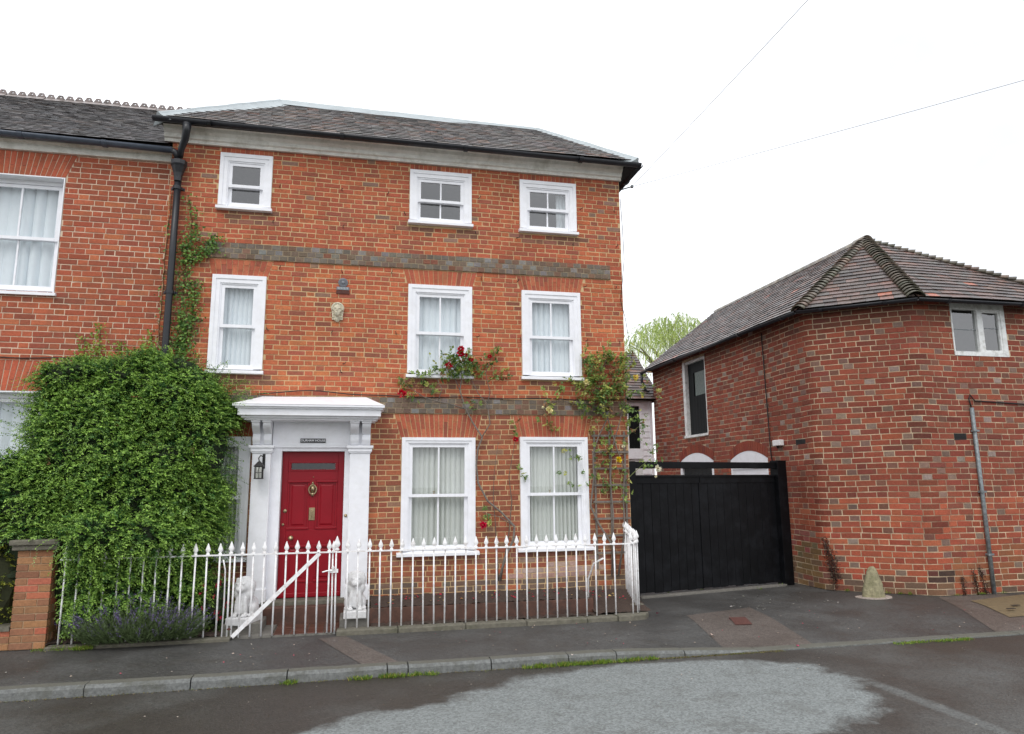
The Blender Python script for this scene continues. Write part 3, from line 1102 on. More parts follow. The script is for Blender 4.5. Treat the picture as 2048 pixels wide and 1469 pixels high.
# jambs, reveal and frieze
porch.box(-1.17, DX0 - 0.003, -0.05, 0.12, 0.28, 2.34)
porch.box(DX1 + 0.003, -0.10, -0.05, 0.12, 0.28, 2.34)
porch.box(DX0 - 0.003, DX1 + 0.003, -0.045, 0.12, DZ1 + 0.004, 2.342)
porch.box(-1.155, -0.11, -0.075, 0.0, 2.335, 2.70)
po = porch.build('porch', M['white'], house)
bevel(po, 0.004)
for xa, xb in ((-1.405, -1.163), (-0.108, 0.170)):
    p = MB()
    p.box(xa, xb, -0.15, 0.0, 0.27, 2.256)
    p.box(xa - 0.018, xb + 0.018, -0.172, 0.0, 0.268, 0.46)
    bevel(p.build('pilaster', M['white'], po), 0.006)
    c = MB()
    c.box(xa - 0.012, xb + 0.012, -0.166, -0.001, 2.254, 2.275)
    c.box(xa - 0.025, xb + 0.025, -0.18, -0.001, 2.274, 2.325)
    c.box(xa - 0.045, xb + 0.042, -0.20, -0.001, 2.324, 2.362)
    bevel(c.build('capital', M['white'], po), 0.006)
    b = MB()
    b.box(xa, xb, -0.13, 0.0, 2.36, 2.70)
    b.build('bracket_block', M['white'], po)
    w = (xb - xa - 0.045) / 2
    for x in (xa, xb - w):
        pr = [(-0.13, 2.362)]
        for t in np.linspace(0, 1, 15):                  # S shaped console
            yy = -0.155 - 0.035 * math.sin(t * math.pi) if t < 0.35 else -0.155 - 0.035 * math.sin(0.35 * math.pi) * 0
            z = 2.375 + 0.275 * t
            if t < 0.5:
                yy = -0.17 - 0.03 * math.sin(t * 2 * math.pi)
            else:
                yy = -0.17 - 0.17 * math.sin((t - 0.5) * math.pi)
            pr.append((yy, z))
        pr += [(-0.36, 2.69), (-0.13, 2.69)]
        c = MB()
        c.extrude(pr, 'x', x, x + w)
        c.box(x - 0.008, x + w + 0.008, -0.37, -0.13, 2.665, 2.692)
        c.build('bracket', M['white'], po)
c = MB()
for a, b, y, z0, z1 in ((-1.50, 0.235, -0.40, 2.69, 2.715), (-1.535, 0.265, -0.44, 2.714, 2.745), (-1.572, 0.298, -0.50, 2.744, 2.835), (-1.60, 0.325, -0.53, 2.834, 2.858), (-1.632, 0.348, -0.56, 2.857, 2.888)):
    c.box(a, b, y, 0.0, z0, z1)
bevel(c.build('cornice', M['white'], po), 0.005)
c = MB()
c.add([(-1.64, -0.57, 2.888), (0.356, -0.57, 2.888), (0.356, 0.0, 2.888), (-1.64, 0.0, 2.888), (-1.33, -0.12, 3.035), (0.10, -0.12, 3.05), (0.10, 0, 3.07), (-1.33, 0, 3.055)],
      [(0, 1, 5, 4), (1, 2, 6, 5), (2, 3, 7, 6), (3, 0, 4, 7), (4, 5, 6, 7), (0, 3, 2, 1)])
bevel(c.build('canopy_roof', M['white'], po), 0.008)
k = MB()
k.lathe([(0.022, 0), (0.022, -0.01), (0.012, -0.014), (0, -0.015)], (-0.142, -0.05, 1.395), 12, axis='y')
k.build('bell_push', M['brass'], po, True)
npl = MB()
npl.box(-0.785, -0.445, -0.093, -0.076, 2.403, 2.462)
nplate = npl.build('name_plate', M['nameplate'], house)
tc = bpy.data.curves.new('lettering', 'FONT')
tc.body = 'DURHAM HOUSE'
tc.size = 0.0425
tc.extrude = 0.0015
tc.offset = 0.0004
tc.align_x = 'CENTER'
tc.align_y = 'CENTER'
tc.space_character = 1.0
to = bpy.data.objects.new('lettering_source', tc)
COLL.objects.link(to)
to.rotation_euler = (math.pi / 2, 0, 0)
to.location = (-0.615, -0.0945, 2.4325)
bpy.context.view_layer.update()
dg = bpy.context.evaluated_depsgraph_get()
tme = bpy.data.meshes.new_from_object(to.evaluated_get(dg))
tme.transform(to.matrix_world)
bpy.data.objects.remove(to)
tme.materials.clear()
tme.materials.append(M['white'])
bpy.data.curves.remove(tc)
lo = bpy.data.objects.new('lettering', tme)
link(lo, nplate)

# ------------------------------------------------------------------ eaves and roof of the house
pr = [(0.0, 6.735), (-0.045, 6.735), (-0.055, 6.775), (-0.085, 6.79), (-0.095, 6.84), (-0.14, 6.875), (-0.17, 6.92), (-0.23, 6.93), (-0.23, 6.955), (0.0, 6.955)]
c = MB()
c.extrude(pr, 'x', HX0 - 0.10, HX1 + 0.02)
c.build('eaves_cornice', M['cornice'], house)
EX0, EX1, EY0, EY1, EZ = -2.86, 4.31, -0.27, 3.05, 6.955
RX0, RX1, RY, RZ = -1.44, 3.06, 1.40, 8.26
A, B, C_, D_ = (EX0, EY0, EZ), (EX1, EY0, EZ), (EX1, EY1, EZ), (EX0, EY1, EZ)
R0, R1 = (RX0, RY, RZ + 0.02), (RX1, RY, RZ - 0.02)
sag = lambda u, v: -0.018 * math.sin(math.pi * max(0, min(1, u / (EX1 - EX0)))) + 0.006 * math.sin(u * 2.3 + v * 1.1)
ro = mesh_obj('roof', [A, B, C_, D_, R0, R1, (EX0, EY0, EZ - .03), (EX1, EY0, EZ - .03), (EX1, EY1, EZ - .03), (EX0, EY1, EZ - .03)],
              [(0, 1, 5, 4), (1, 2, 5), (2, 3, 4, 5), (3, 0, 4), (6, 7, 8, 9), (0, 6, 7, 1), (1, 7, 8, 2), (2, 8, 9, 3), (3, 9, 6, 0)], M['roof_under'], house)
U = np.array([1.0, 0, 0])
Vd = unit(np.array([0, RY - EY0, RZ - EZ]))
vl = math.hypot(RY - EY0, RZ - EZ)
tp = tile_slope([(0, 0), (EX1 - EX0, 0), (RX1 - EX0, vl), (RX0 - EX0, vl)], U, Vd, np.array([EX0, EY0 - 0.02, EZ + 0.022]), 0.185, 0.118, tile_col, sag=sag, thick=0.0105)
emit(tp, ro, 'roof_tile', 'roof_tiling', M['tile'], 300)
for P0, P1, P2 in ((B, C_, R1), (D_, A, R0)):            # hip ends
    P0, P1, P2 = map(np.array, (P0, P1, P2))
    Ue = unit(P1 - P0)
    foot = P0 + Ue * ((P2 - P0) @ Ue)
    h = np.linalg.norm(P2 - foot)
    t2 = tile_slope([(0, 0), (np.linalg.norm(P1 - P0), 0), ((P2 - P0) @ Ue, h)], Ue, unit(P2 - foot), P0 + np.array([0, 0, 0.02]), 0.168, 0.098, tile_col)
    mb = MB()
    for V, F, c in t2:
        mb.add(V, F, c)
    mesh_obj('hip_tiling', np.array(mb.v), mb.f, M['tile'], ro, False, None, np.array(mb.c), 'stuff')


def lead_roll(name, p, q, parent, w=0.19, lift=0.05, drop=0.11):
    p, q = np.array(p, float), np.array(q, float)
    d = unit(q - p)
    side = unit(np.cross(d, (0, 0, 1)))
    up = np.cross(side, d)
    n = 14
    V, F = [], []
    prof = [(-w, -drop), (-w * .55, -drop * .45), (-0.04, 0.005), (-0.025, 0.035), (0, 0.045), (0.025, 0.035), (0.04, 0.005), (w * .55, -drop * .45), (w, -drop)]
    for i in range(n + 1):
        c = p + (q - p) * i / n + up * (lift + random.uniform(-.004, .004))
        V += [c + side * a + up * b for a, b in prof]
    m = len(prof)
    for i in range(n):
        for k in range(m - 1):
            F.append((i * m + k, i * m + k + 1, (i + 1) * m + k + 1, (i + 1) * m + k))
    F.append(tuple(range(m)))
    F.append(tuple(n * m + k for k in range(m)))
    return MB().add(V, F).build(name, M['lead'], parent)


lead_roll('lead_hip', A, R0, ro)
lead_roll('lead_hip', B, R1, ro)
lead_roll('lead_ridge', R0, R1, ro, 0.15, 0.045, 0.12)
lead_roll('lead_hip', C_, R1, ro)
lead_roll('lead_hip', D_, R0, ro)


def gutter(name, p, q, r, mat, parent, every=1.5, z0=0.0):
    p, q = np.array(p, float), np.array(q, float)
    d = unit(q - p)
    side = unit(np.cross((0, 0, 1), d))
    n = 9
    V, F = [], []
    for e in (p, q):
        for k in range(n + 1):
            t = math.pi * k / n
            V.append(e + side * r * math.cos(t) - np.array([0, 0, 1]) * r * math.sin(t))
        for k in range(n + 1):
            t = math.pi * (n - k) / n
            V.append(e + side * (r - .006) * math.cos(t) - np.array([0, 0, 1]) * (r - .006) * math.sin(t))
    m = 2 * (n + 1)
    F = [(k, (k + 1) % m, m + (k + 1) % m, m + k) for k in range(m)] + [tuple(range(m)), tuple(range(m, 2 * m))]
    mb = MB().add(V, F)
    o = mb.build(name, mat, parent, True)
    L = np.linalg.norm(q - p)
    t = every * 0.4
    while t < L:
        c = p + d * t
        b = MB()
        pts = [c + side * (r + .007) * math.cos(a) - np.array([0, 0, 1]) * (r + .007) * math.sin(a) for a in np.linspace(0, math.pi, 9)]
        for a, b2 in zip(pts[:-1], pts[1:]):
            mdir = unit(b2 - a)
            b.obox((a + b2) / 2, d, mdir, np.cross(d, mdir), 0.03, np.linalg.norm(b2 - a) / 2 + .002, 0.006)
        b.build('gutter_bracket', mat, o)
        t += every
    return o


gutter('gutter', (EX0 - 0.08, EY0 - 0.045, EZ - 0.005), (EX1 + 0.06, EY0 - 0.045, EZ - 0.035), 0.058, M['black_gutter'], house, 1.85)
gutter('gutter', (EX1 + 0.05, EY0 - 0.05, EZ - 0.04), (EX1 + 0.05, EY1, EZ - 0.02), 0.058, M['black_gutter'], house, 1.6)
sf = MB()
sf.box(HX1 + 0.02, EX1, EY0 + .02, EY1, EZ - 0.075, EZ - 0.032)
sf.build('soffit', M['black_wood'], house)

# iron hooks left in the brick face
hook = MB()
hook.tube([(0, 0.01, 0), (0, -0.05, 0), (0.008, -0.06, 0.012), (0.006, -0.055, 0.03)], 0.0055, 5)
hm = hook.build('wall_hook', M['cable'], house)
hm.location = (-1.23, FY, 6.18)
z2 = lambda a, b: None
for x, z in ((-0.33, 6.2), (0.33, 6.2), (1.75, 6.25), (2.32, 6.25), (3.42, 6.2), (4.02, 6.2), (-1.30, 5.62), (-0.30, 5.62), (0.45, 5.62), (0.62, 5.9), (1.72, 5.66), (2.36, 5.64), (3.3, 5.58), (4.02, 5.6),
             (-1.18, 4.93), (0.43, 4.95), (1.80, 4.93), (2.36, 4.93), (3.45, 4.9), (4.0, 4.9), (-1.29, 4.01), (-0.42, 4.0), (0.52, 4.02), (1.72, 4.02), (2.4, 4.0), (3.46, 4.02), (4.03, 4.0), (-0.29, 4.92), (-0.25, 3.55), (-0.25, 3.42)):
    place('wall_hook', hm.data, house, (x, FY, z), (0, random.uniform(-.5, .5), random.uniform(-.6, .6)))

# ------------------------------------------------------------------ lower house on the left
lhouse = thing('brick_house', (-5.4, 0.1, 0.0), 'two storey red brick house with pierced ridge tiles at the left edge', 'house')
LX0, LX1, LY, LZ1 = -8.2, -2.745, 0.085, 6.56
lmap = lambda s, d, z: (s, LY - d, z)
LW = {'u': (-5.28, -4.11, 4.43, 6.11), 'd': (-5.28, -4.11, 0.80, 3.085)}
LA = {'u': (-5.28, -4.11, 6.11, -5.35, -3.98, 6.47, 18), 'd': (-5.28, -4.11, 3.085, -5.42, -3.95, 3.50, 18)}
LPAL = [(6, lin(172, 86, 60)), (5, lin(162, 78, 56)), (4, lin(180, 94, 64)), (2, lin(150, 76, 58)), (1, lin(192, 108, 72)), (0.6, lin(138, 72, 56))]
lholes = [rect_hole(*w) for w in LW.values()] + [arch_hole(*a[:6]) for a in LA.values()]
lp_ = lay_courses(LX0, LX1, 0.0, 6.52, 0.0795, 0.385, 0.010, lmap, lambda s, z, st: jit(soft(pick(LPAL), 0.15), 0.11), lholes, jitter=0.002)
emit(lp_, lhouse, 'brick', 'brickwork', M['brick'], 300, lambda c: c[1] > 700)
for k, a in LA.items():
    flat_arch(lhouse, *a[:6], lmap, a[6], [(4, lin(190, 92, 64)), (3, lin(182, 86, 62))])
xs_ = [LX0, -5.28, -4.11, LX1]
zs_ = [0, 0.80, 3.085, 4.43, 6.11, LZ1]
backing(xs_, zs_, lambda s, z: -5.28 < s < -4.11 and (0.8 < z < 3.085 or 4.43 < z < 6.11), lmap).build('wall', M['mortar_left'], lhouse)
for k, w in LW.items():
    rv = MB()
    x0, x1, z0, z1 = w
    g = 0.004
    rv.box(x1 - 0.018, x1 - g, LY - 0.012, LY + 0.20, z0, z1 - g)
    rv.box(x0 + g, x0 + 0.018, LY - 0.012, LY + 0.20, z0, z1 - g)
    rv.box(x0 + 0.018, x1 - 0.018, LY - 0.012, LY + 0.20, z1 - 0.02, z1 - g)
    rv.box(x0 - 0.03, x1 + 0.03, LY - 0.05, LY + 0.10, z0 - 0.04, z0)
    rv.build('window_reveal', M['white'], lhouse)
    wn, (a, b, c, d) = sash_window(lhouse, x0 + 0.018, x1 - 0.018, z0, z1 - 0.02, y=LY + 0.14, cols=2, casing=0.06, head=0.07, reveal=1.0,
                                   zm=5.24 if k == 'u' else 1.95)
    curtain(a + .005, b - .005, c + .02, d - .01, LY + 0.275, 'white pleated curtain behind the ' + ('upper' if k == 'u' else 'lower') + ' window of the left hand house', seed=20 + ord(k), wl=0.15, amp=0.045)
fb = MB()
fb.extrude([(LY, 6.45), (LY - 0.05, 6.455), (LY - 0.07, 6.54), (LY - 0.12, 6.57), (LY - 0.12, 6.62), (LY, 6.62)], 'x', LX0, LX1 - 0.002)
fb.build('eaves_board', M['cornice'], lhouse)
LEY, LEZ, LRY, LRZ, LRX1 = -0.10, 6.63, 2.5, 8.50, -2.78
lro = mesh_obj('roof', [(LX0, LEY, LEZ), (LRX1, LEY, LEZ), (LRX1, LRY, LRZ), (LX0, LRY, LRZ), (LRX1, 5.1, LEZ), (LX0, 5.1, LEZ)],
               [(0, 1, 2, 3), (3, 2, 4, 5), (1, 4, 2), (0, 3, 5)], M['roof_under'], lhouse)
dark_tile = lambda: jit(pick([(4, lin(76, 71, 71)), (3, lin(88, 80, 78)), (2, lin(62, 59, 61)), (1, lin(102, 90, 84))]), 0.25)
vl = math.hypot(LRY - LEY, LRZ - LEZ)
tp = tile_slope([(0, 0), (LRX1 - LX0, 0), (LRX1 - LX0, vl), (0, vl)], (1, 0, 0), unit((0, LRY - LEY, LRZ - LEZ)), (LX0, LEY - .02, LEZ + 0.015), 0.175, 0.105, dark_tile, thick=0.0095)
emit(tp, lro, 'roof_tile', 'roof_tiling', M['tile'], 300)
# pierced cresting: each ridge tile is a saddle with two holed crests
crest = MB()
rt = 0.30
crest.add([(-rt / 2 + .003, -0.13, -0.09), (rt / 2 - .003, -0.13, -0.09), (rt / 2 - .003, 0, 0.02), (-rt / 2 + .003, 0, 0.02), (rt / 2 - .003, 0.13, -0.09), (-rt / 2 + .003, 0.13, -0.09)],
          [(0, 1, 2, 3), (3, 2, 4, 5)], lin(150, 140, 136))
for cx in (-rt / 4, rt / 4):
    outer = [(-.070, 0.0), (-.052, .030), (-.034, .066), (0, .068), (.034, .066), (.052, .030), (.070, 0.0), (0, 0.0)]
    inner = [(-.013, .024), (-.017, .034), (-.010, .044), (0, .047), (.010, .044), (.017, .034), (.013, .024), (0, .020)]
    V, F = [], []
    for y in (-0.012, 0.012):
        V += [(cx + a, y, 0.018 + b) for a, b in outer] + [(cx + a, y, 0.018 + b) for a, b in inner]
    for i in range(8):
        j = (i + 1) % 8
        F += [(i, j, 8 + j, 8 + i), (16 + i, 24 + i, 24 + j, 16 + j), (i, 16 + i, 16 + j, j), (8 + i, 8 + j, 24 + j, 24 + i)]
    crest.add(V, F, lin(126, 112, 108))
n = int((LRX1 - LX0) / rt)
co = crest.build('ridge_tile', M['tile'], lro, attr=True)
co.location = (LX0 + rt / 2, LRY, LRZ + 0.05)
for i in range(1, n):
    place('ridge_tile', co.data, lro, (LX0 + rt * (i + .5), LRY, LRZ + 0.05 + random.uniform(-.006, .006)))
gutter('gutter', (LX0, LEY - 0.03, LEZ + 0.045), (-2.70, LEY - 0.03, LEZ - 0.05), 0.062, M['grey_gutter'], lhouse, 1.05)
sb = MB()
sb.add([(LX0, LY, 0), (LX0, 5, 0), (LX0, 5, LZ1), (LX0, LY, LZ1), (LX1, 5, 0), (LX1, 5, LZ1)], [(0, 3, 2, 1), (1, 2, 5, 4)])
mesh_obj('side_wall', sb.v, sb.f, M['plain_wall'], lhouse)

# ------------------------------------------------------------------ barn on the right
barn = thing('brick_barn', (10.0, 3.0, 0.0), 'red brick barn with canted corner and mossy tiled hips on the right', 'barn')
BW = 7.8
b0, b1, b2, b3 = (np.array(p) for p in ((BW, 7.3), (BW, 0.55), (9.07, -0.50), (12.8, -0.50)))
path, nrm = [], []
FIL = 0.11


def leftn(d):
    return np.array([d[1], -d[0]])


pts = [b0]
for p, q, r in ((b0, b1, b2), (b1, b2, b3)):
    a = q + unit(p - q) * FIL
    c = q + unit(r - q) * FIL
    for t in np.linspace(0, 1, 7):
        pts.append(a * (1 - t) ** 2 + 2 * q * t * (1 - t) + c * t * t)
pts.append(b3)
pts = np.array(pts)
seg = np.r_[0, np.cumsum(np.linalg.norm(np.diff(pts, axis=0), axis=1))]
tan = np.gradient(pts, seg, axis=0)
tan[0] = unit(pts[1] - pts[0])
tan[-1] = unit(pts[-1] - pts[-2])
tan /= np.linalg.norm(tan, axis=1)[:, None]
nor = np.stack([tan[:, 1], -tan[:, 0]], 1)
BEND = [(seg[1] - .01, seg[7] + .01), (seg[8] - .01, seg[14] + .01)]


def bmap(s, d, z):
    x, y = np.interp(s, seg, pts[:, 0]), np.interp(s, seg, pts[:, 1])
    nx, ny = np.interp(s, seg, nor[:, 0]), np.interp(s, seg, nor[:, 1])
    return (x + nx * d, y + ny * d, z)


if bmap(1.0, 1.0, 0)[0] > BW:
    nor = -nor
sY = lambda y: b0[1] - y                                   # s on the yard side
sX = lambda x: seg[-1] - (b3[0] - x)                       # s on the street side
BZ = 4.86
LOFT = (sY(5.50), sY(4.36), 2.87, 4.72)
AR1 = (sY(5.87), sY(4.20), 2.30, 2.50)
AR2 = (sY(3.45), sY(2.05), 2.27, 2.44)
BWIN = (sX(9.85), sX(10.97), 3.89, 4.83)
VENTS = [(sY(1.11), sY(0.83), 2.46, 2.56), (sX(9.65), sX(9.89), 2.46, 2.57)]


def seg_arch(a, b, zs, zt):
    m, h = (a + b) / 2, (b - a) / 2

    def f(z):
        if z < zs:
            return [(a, b)]
        if z < zt:
            k = h * math.sqrt(max(0.0, 1 - ((z - zs) / (zt - zs)) ** 2))
            return [(m - k, m + k)]
        return []
    return f


bholes = [rect_hole(*LOFT), rect_hole(*BWIN), seg_arch(AR1[0], AR1[1], AR1[2], AR1[3] + .21), seg_arch(AR2[0], AR2[1], AR2[2], AR2[3] + .21)] + [rect_hole(*v) for v in VENTS]
BRED = [(6, lin(144, 70, 53)), (5, lin(136, 64, 50)), (3, lin(150, 77, 57)), (2, lin(124, 62, 52)), (0.5, lin(160, 84, 60))]
BBRIGHT = [(6, lin(172, 87, 62)), (5, lin(162, 78, 57)), (3, lin(152, 73, 56)), (2, lin(176, 96, 68)), (1.5, lin(142, 72, 58))]
BGREY = [(4, lin(134, 114, 102)), (3, lin(124, 98, 88)), (1.5, lin(152, 138, 130)), (4, lin(122, 82, 70)), (1, lin(114, 96, 86))]


def barn_col(s, z, st):
    low = z < 1.55 and s > sY(2.3)
    c = pick(BBRIGHT) if low else pick(BRED)
    if not st and random.random() < (0.5 if z > 1.9 else 0.2):
        c = pick(BGREY)
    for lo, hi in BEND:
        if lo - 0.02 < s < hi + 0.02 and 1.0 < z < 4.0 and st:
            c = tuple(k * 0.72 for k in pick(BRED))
    y = b0[1] - s
    if s < seg[1]:
        # moss low on the yard side
        m = max(0, 1 - ((y - 1.0) / 0.55) ** 2 - ((z - 0.25) / 0.55) ** 2)
        if m > 0 and random.random() < m + 0.35:
            c = tuple(a * (1 - .8) + b * .8 for a, b in zip(c, pick([(2, lin(112, 104, 66)), (1, lin(98, 92, 70))])))
        elif abs(y - 1.25) < 0.35 and 0.6 < z < 0.95 and random.random() < 0.5:
            c = lin(150, 84, 80)
    if z < 0.32 and random.random() < 0.75:
        c = pick([(1, lin(120, 92, 70)), (1, lin(100, 84, 70)), (1, lin(128, 78, 62))])
    if sX(8.95) < s < sX(9.3) and 0.18 < z < 0.42:
        c = pick([(2, lin(60, 50, 48)), (1, lin(96, 56, 52))])
    if s > sX(9.3) and 0.2 < z < 0.8 and random.random() < 0.5:
        c = lin(150, 92, 62)
    if z > 4.45 and random.random() < 0.8:                # sooty courses under the eaves
        c = tuple(a * 0.4 + b * 0.6 for a, b in zip(c, lin(96, 64, 54)))
    return jit(soft(c, 0.15, lin(128, 88, 70)), 0.13, 0.04)


bp = lay_courses(0.0, seg[-1], 0.0, BZ, 0.0945, 0.455, 0.013, lambda s, d, z: bmap(s, d, z + 0.007 * math.sin(s * 1.5 + z) + 0.004 * math.sin(s * 4.7 - z * 2)), barn_col, bholes, bends=BEND, jitter=0.006, protr=0.005)


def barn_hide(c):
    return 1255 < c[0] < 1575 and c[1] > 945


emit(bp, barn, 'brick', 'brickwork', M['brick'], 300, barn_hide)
scut = sorted(set([0.0, LOFT[0], LOFT[1], AR1[0], AR1[1], AR2[0], AR2[1], BWIN[0], BWIN[1]] + seg.tolist() + list(np.linspace(AR1[0], AR1[1], 13)) + list(np.linspace(AR2[0], AR2[1], 13))))
zcut = sorted({0.0, AR2[2], AR1[2], 2.30, 2.36, 2.42, 2.48, LOFT[2], BWIN[2], LOFT[3], BWIN[3], BZ})


def binh(s, z):
    if LOFT[0] < s < LOFT[1] and LOFT[2] < z < LOFT[3]:
        return True
    if BWIN[0] < s < BWIN[1] and BWIN[2] < z < BWIN[3]:
        return True
    for a in (AR1, AR2):
        if a[0] < s < a[1] and z < a[2]:
            return True
    return False


backing(scut, zcut, binh, bmap).build('wall', M['mortar_barn'], barn)
sw = MB()
sw.add([(b3[0], b3[1], 0), (b3[0], 7.3, 0), (b3[0], 7.3, BZ), (b3[0], b3[1], BZ), (BW, 7.3, 0), (BW, 7.3, BZ)], [(0, 1, 2, 3), (1, 4, 5, 2)])
mesh_obj('side_wall', sw.v, sw.f, M['plain_wall'], barn)
# segmental brick arches
for a in (AR1, AR2):
    m, h = (a[0] + a[1]) / 2, (a[1] - a[0]) / 2
    n = 17
    for i in range(n):
        V = []
        for dd in (-0.012, 0.010):
            for t, ro_ in ((i, 0), (i + 1, 0), (i + 1, 1), (i, 1)):
                u = -1 + 2 * (t + (0.06 if t == i else -0.06)) / n
                zz = a[2] + (a[3] - a[2]) * (1 - u * u) + ro_ * 0.20 * (1 - .1 * u * u)
                V.append(bmap(m + u * h * (1 + ro_ * 0.06), dd, zz))
        V = np.array(V)
        c = V.mean(0)
        mesh_obj('arch_brick', V - c, [(0, 1, 5, 4), (1, 2, 6, 5), (2, 3, 7, 6), (3, 0, 4, 7), (4, 5, 6, 7)], M['brick'], barn, False, c.tolist(), np.array([jit(pick(BRED), .12)] * 8))
# arched openings with white heads, one with a dark door
for idx, a in enumerate((AR1, AR2)):
    y0, y1 = b0[1] - a[1], b0[1] - a[0]
    fr = MB()
    x = BW - 0.004
    n = 10
    V, F = [], []
    for i in range(n + 1):
        u = -1 + 2 * i / n
        yy = (y0 + y1) / 2 - u * (y1 - y0) / 2
        zt = a[2] + (a[3] - a[2]) * (1 - u * u) - 0.004
        V += [(x, yy, a[2] - 0.13), (x, yy, zt), (x + .08, yy, zt), (x + .08, yy, a[2] - 0.13)]
    for i in range(n):
        for k in range(4):
            F.append((i * 4 + k, i * 4 + (k + 1) % 4, (i + 1) * 4 + (k + 1) % 4, (i + 1) * 4 + k))
    fr.add(V, F)
    for yy in (y0, y1 - 0.09):
        fr.box(x + .002, x + 0.08, yy, yy + 0.09, 0.0, a[2] - 0.12)
    if idx == 1:
        fr.box(x + .01, x + .05, y0 + .09, y1 - .09, 0.2, a[2] - .16)
        fr.box(x - .01, x + .03, y0 + .05, y1 - .05, a[2] - .2, a[2] - .16)
    f_ = fr.build('door_frame', M['white'], barn)
    d_ = MB()
    nb = 8
    for i in range(nb):
        t0, t1 = y0 + .09 + (y1 - y0 - .18) * i / nb, y0 + .09 + (y1 - y0 - .18) * (i + 1) / nb
        d_.box(x + .055, x + .085, t0 + .003, t1 - .003, 0.02, a[2] - .13)
    d_.box(x + .08, x + .1, y0, y1, 0.0, a[2] - .13)
    d_.build('door_leaf', M['dark_door'], f_)
# loft door
fr = MB()
y0, y1, x = b0[1] - LOFT[1], b0[1] - LOFT[0], BW - 0.012
fr.box(x, x + .14, y1 - 0.13, y1 - .004, LOFT[2] + .05, LOFT[3] - .004)
fr.box(x + .02, x + .14, y0 + .004, y0 + 0.05, LOFT[2] + .05, LOFT[3] - .004)
fr.box(x + .02, x + .14, y0 + .05, y1 - .13, LOFT[3] - .06, LOFT[3] - .004)
fr.box(x - .02, x + .14, y0 - .01, y1 + .01, LOFT[2], LOFT[2] + .055)
f_ = fr.build('loft_door_frame', M['white_old'], barn)
d_ = MB()
for i in range(7):
    t0, t1 = y0 + .05 + (y1 - y0 - .18) * i / 7, y0 + .05 + (y1 - y0 - .18) * (i + 1) / 7
    d_.box(x + .09, x + .12, t0 + .003, t1 - .003, LOFT[2] + .055, 3.85 if 0 < i < 5 else LOFT[3] - .06)
d_.box(x + .085, x + .12, y0 + .2, y1 - .3, 4.42, LOFT[3] - .061)
d_.box(x + .125, x + .14, y0, y1, LOFT[2], LOFT[3])
dl = d_.build('loft_door', M['dark_door'], f_)
quad('pane', [(x + .1, y1 - .45, 3.86), (x + .1, y0 + .2, 3.86), (x + .1, y0 + .2, 4.42), (x + .1, y1 - .45, 4.42)], pmat('obscured_glass', lin(116, 128, 124), 0.25, var=0.2, scale=20), f_)
# casement high on the street front
wx0, wx1, wz0, wz1, wy = 9.855, 10.965, 3.895, 4.82, -0.50
wf = MB()
wf.box(wx0, wx1, wy - .012, wy + .09, wz0, wz0 + .075)
wf.box(wx0, wx1, wy - .005, wy + .09, wz1 - .11, wz1)
wf.box(wx1 - .085, wx1, wy - .008, wy + .09, wz0 + .075, wz1 - .11)
wf.box(wx0, wx0 + .025, wy - .004, wy + .09, wz0 + .075, wz1 - .11)
wf.box(10.385, 10.50, wy - .006, wy + .09, wz0 + .075, wz1 - .11)
wf.box(10.50, wx1 - .085, wy + .006, wy + .06, wz0 + .075, wz0 + .11)
wf.box(10.50, wx1 - .085, wy + .006, wy + .06, wz1 - .15, wz1 - .11)
wf.box(wx1 - .125, wx1 - .085, wy + .006, wy + .06, wz0 + .11, wz1 - .15)
wb = wf.build('window', M['white_old'], barn)
zb_ = (4.36, 4.40)
for (a, b, c, d, zz) in ((wx0 + .025, 10.385, wz0 + .075, wz1 - .11, zb_[0]), (10.50, wx1 - .125, wz0 + .11, wz1 - .15, zb_[1])):
    for e, f in ((c, zz - .004), (zz + .004, d)):
        pane(a, b, e, f, wy + .04, M['glass_top'], wb)
    k = MB()
    k.box(a, b, wy + .032, wy + .048, zz - .004, zz + .004)
    k.build('glazing_bar', M['galv'], wb)
R = MB()
V = [(wx0, wy + .095, wz0), (wx1, wy + .095, wz0), (wx1, wy + .095, wz1), (wx0, wy + .095, wz1)]
V += [(p[0], p[1] + 1.2, p[2]) for p in V]
R.add(V, [(4, 5, 6, 7), (0, 1, 5, 4), (1, 2, 6, 5), (2, 3, 7, 6), (3, 0, 4, 7)])
mesh_obj('room', R.v, R.f, M['room'], wb)
for a, b, c, d in VENTS:
    v = MB()
    P = [bmap(a, 0.004, c), bmap(b, 0.004, c), bmap(b, 0.004, d), bmap(a, 0.004, d), bmap(a, -.05, c), bmap(b, -.05, c), bmap(b, -.05, d), bmap(a, -.05, d)]
    v.add(P, [(0, 1, 2, 3), (0, 4, 5, 1), (1, 5, 6, 2), (2, 6, 7, 3), (3, 7, 4, 0)])
    for i in range(1, 5):
        zz = c + (d - c) * i / 5
        q = [bmap(a + .01, .005, zz - .004), bmap(b - .01, .005, zz - .004), bmap(b - .01, .010, zz + .004), bmap(a + .01, .010, zz + .004)]
        v.add(q, [(0, 1, 2, 3)])
    v.build('air_brick', M['cable'], barn)

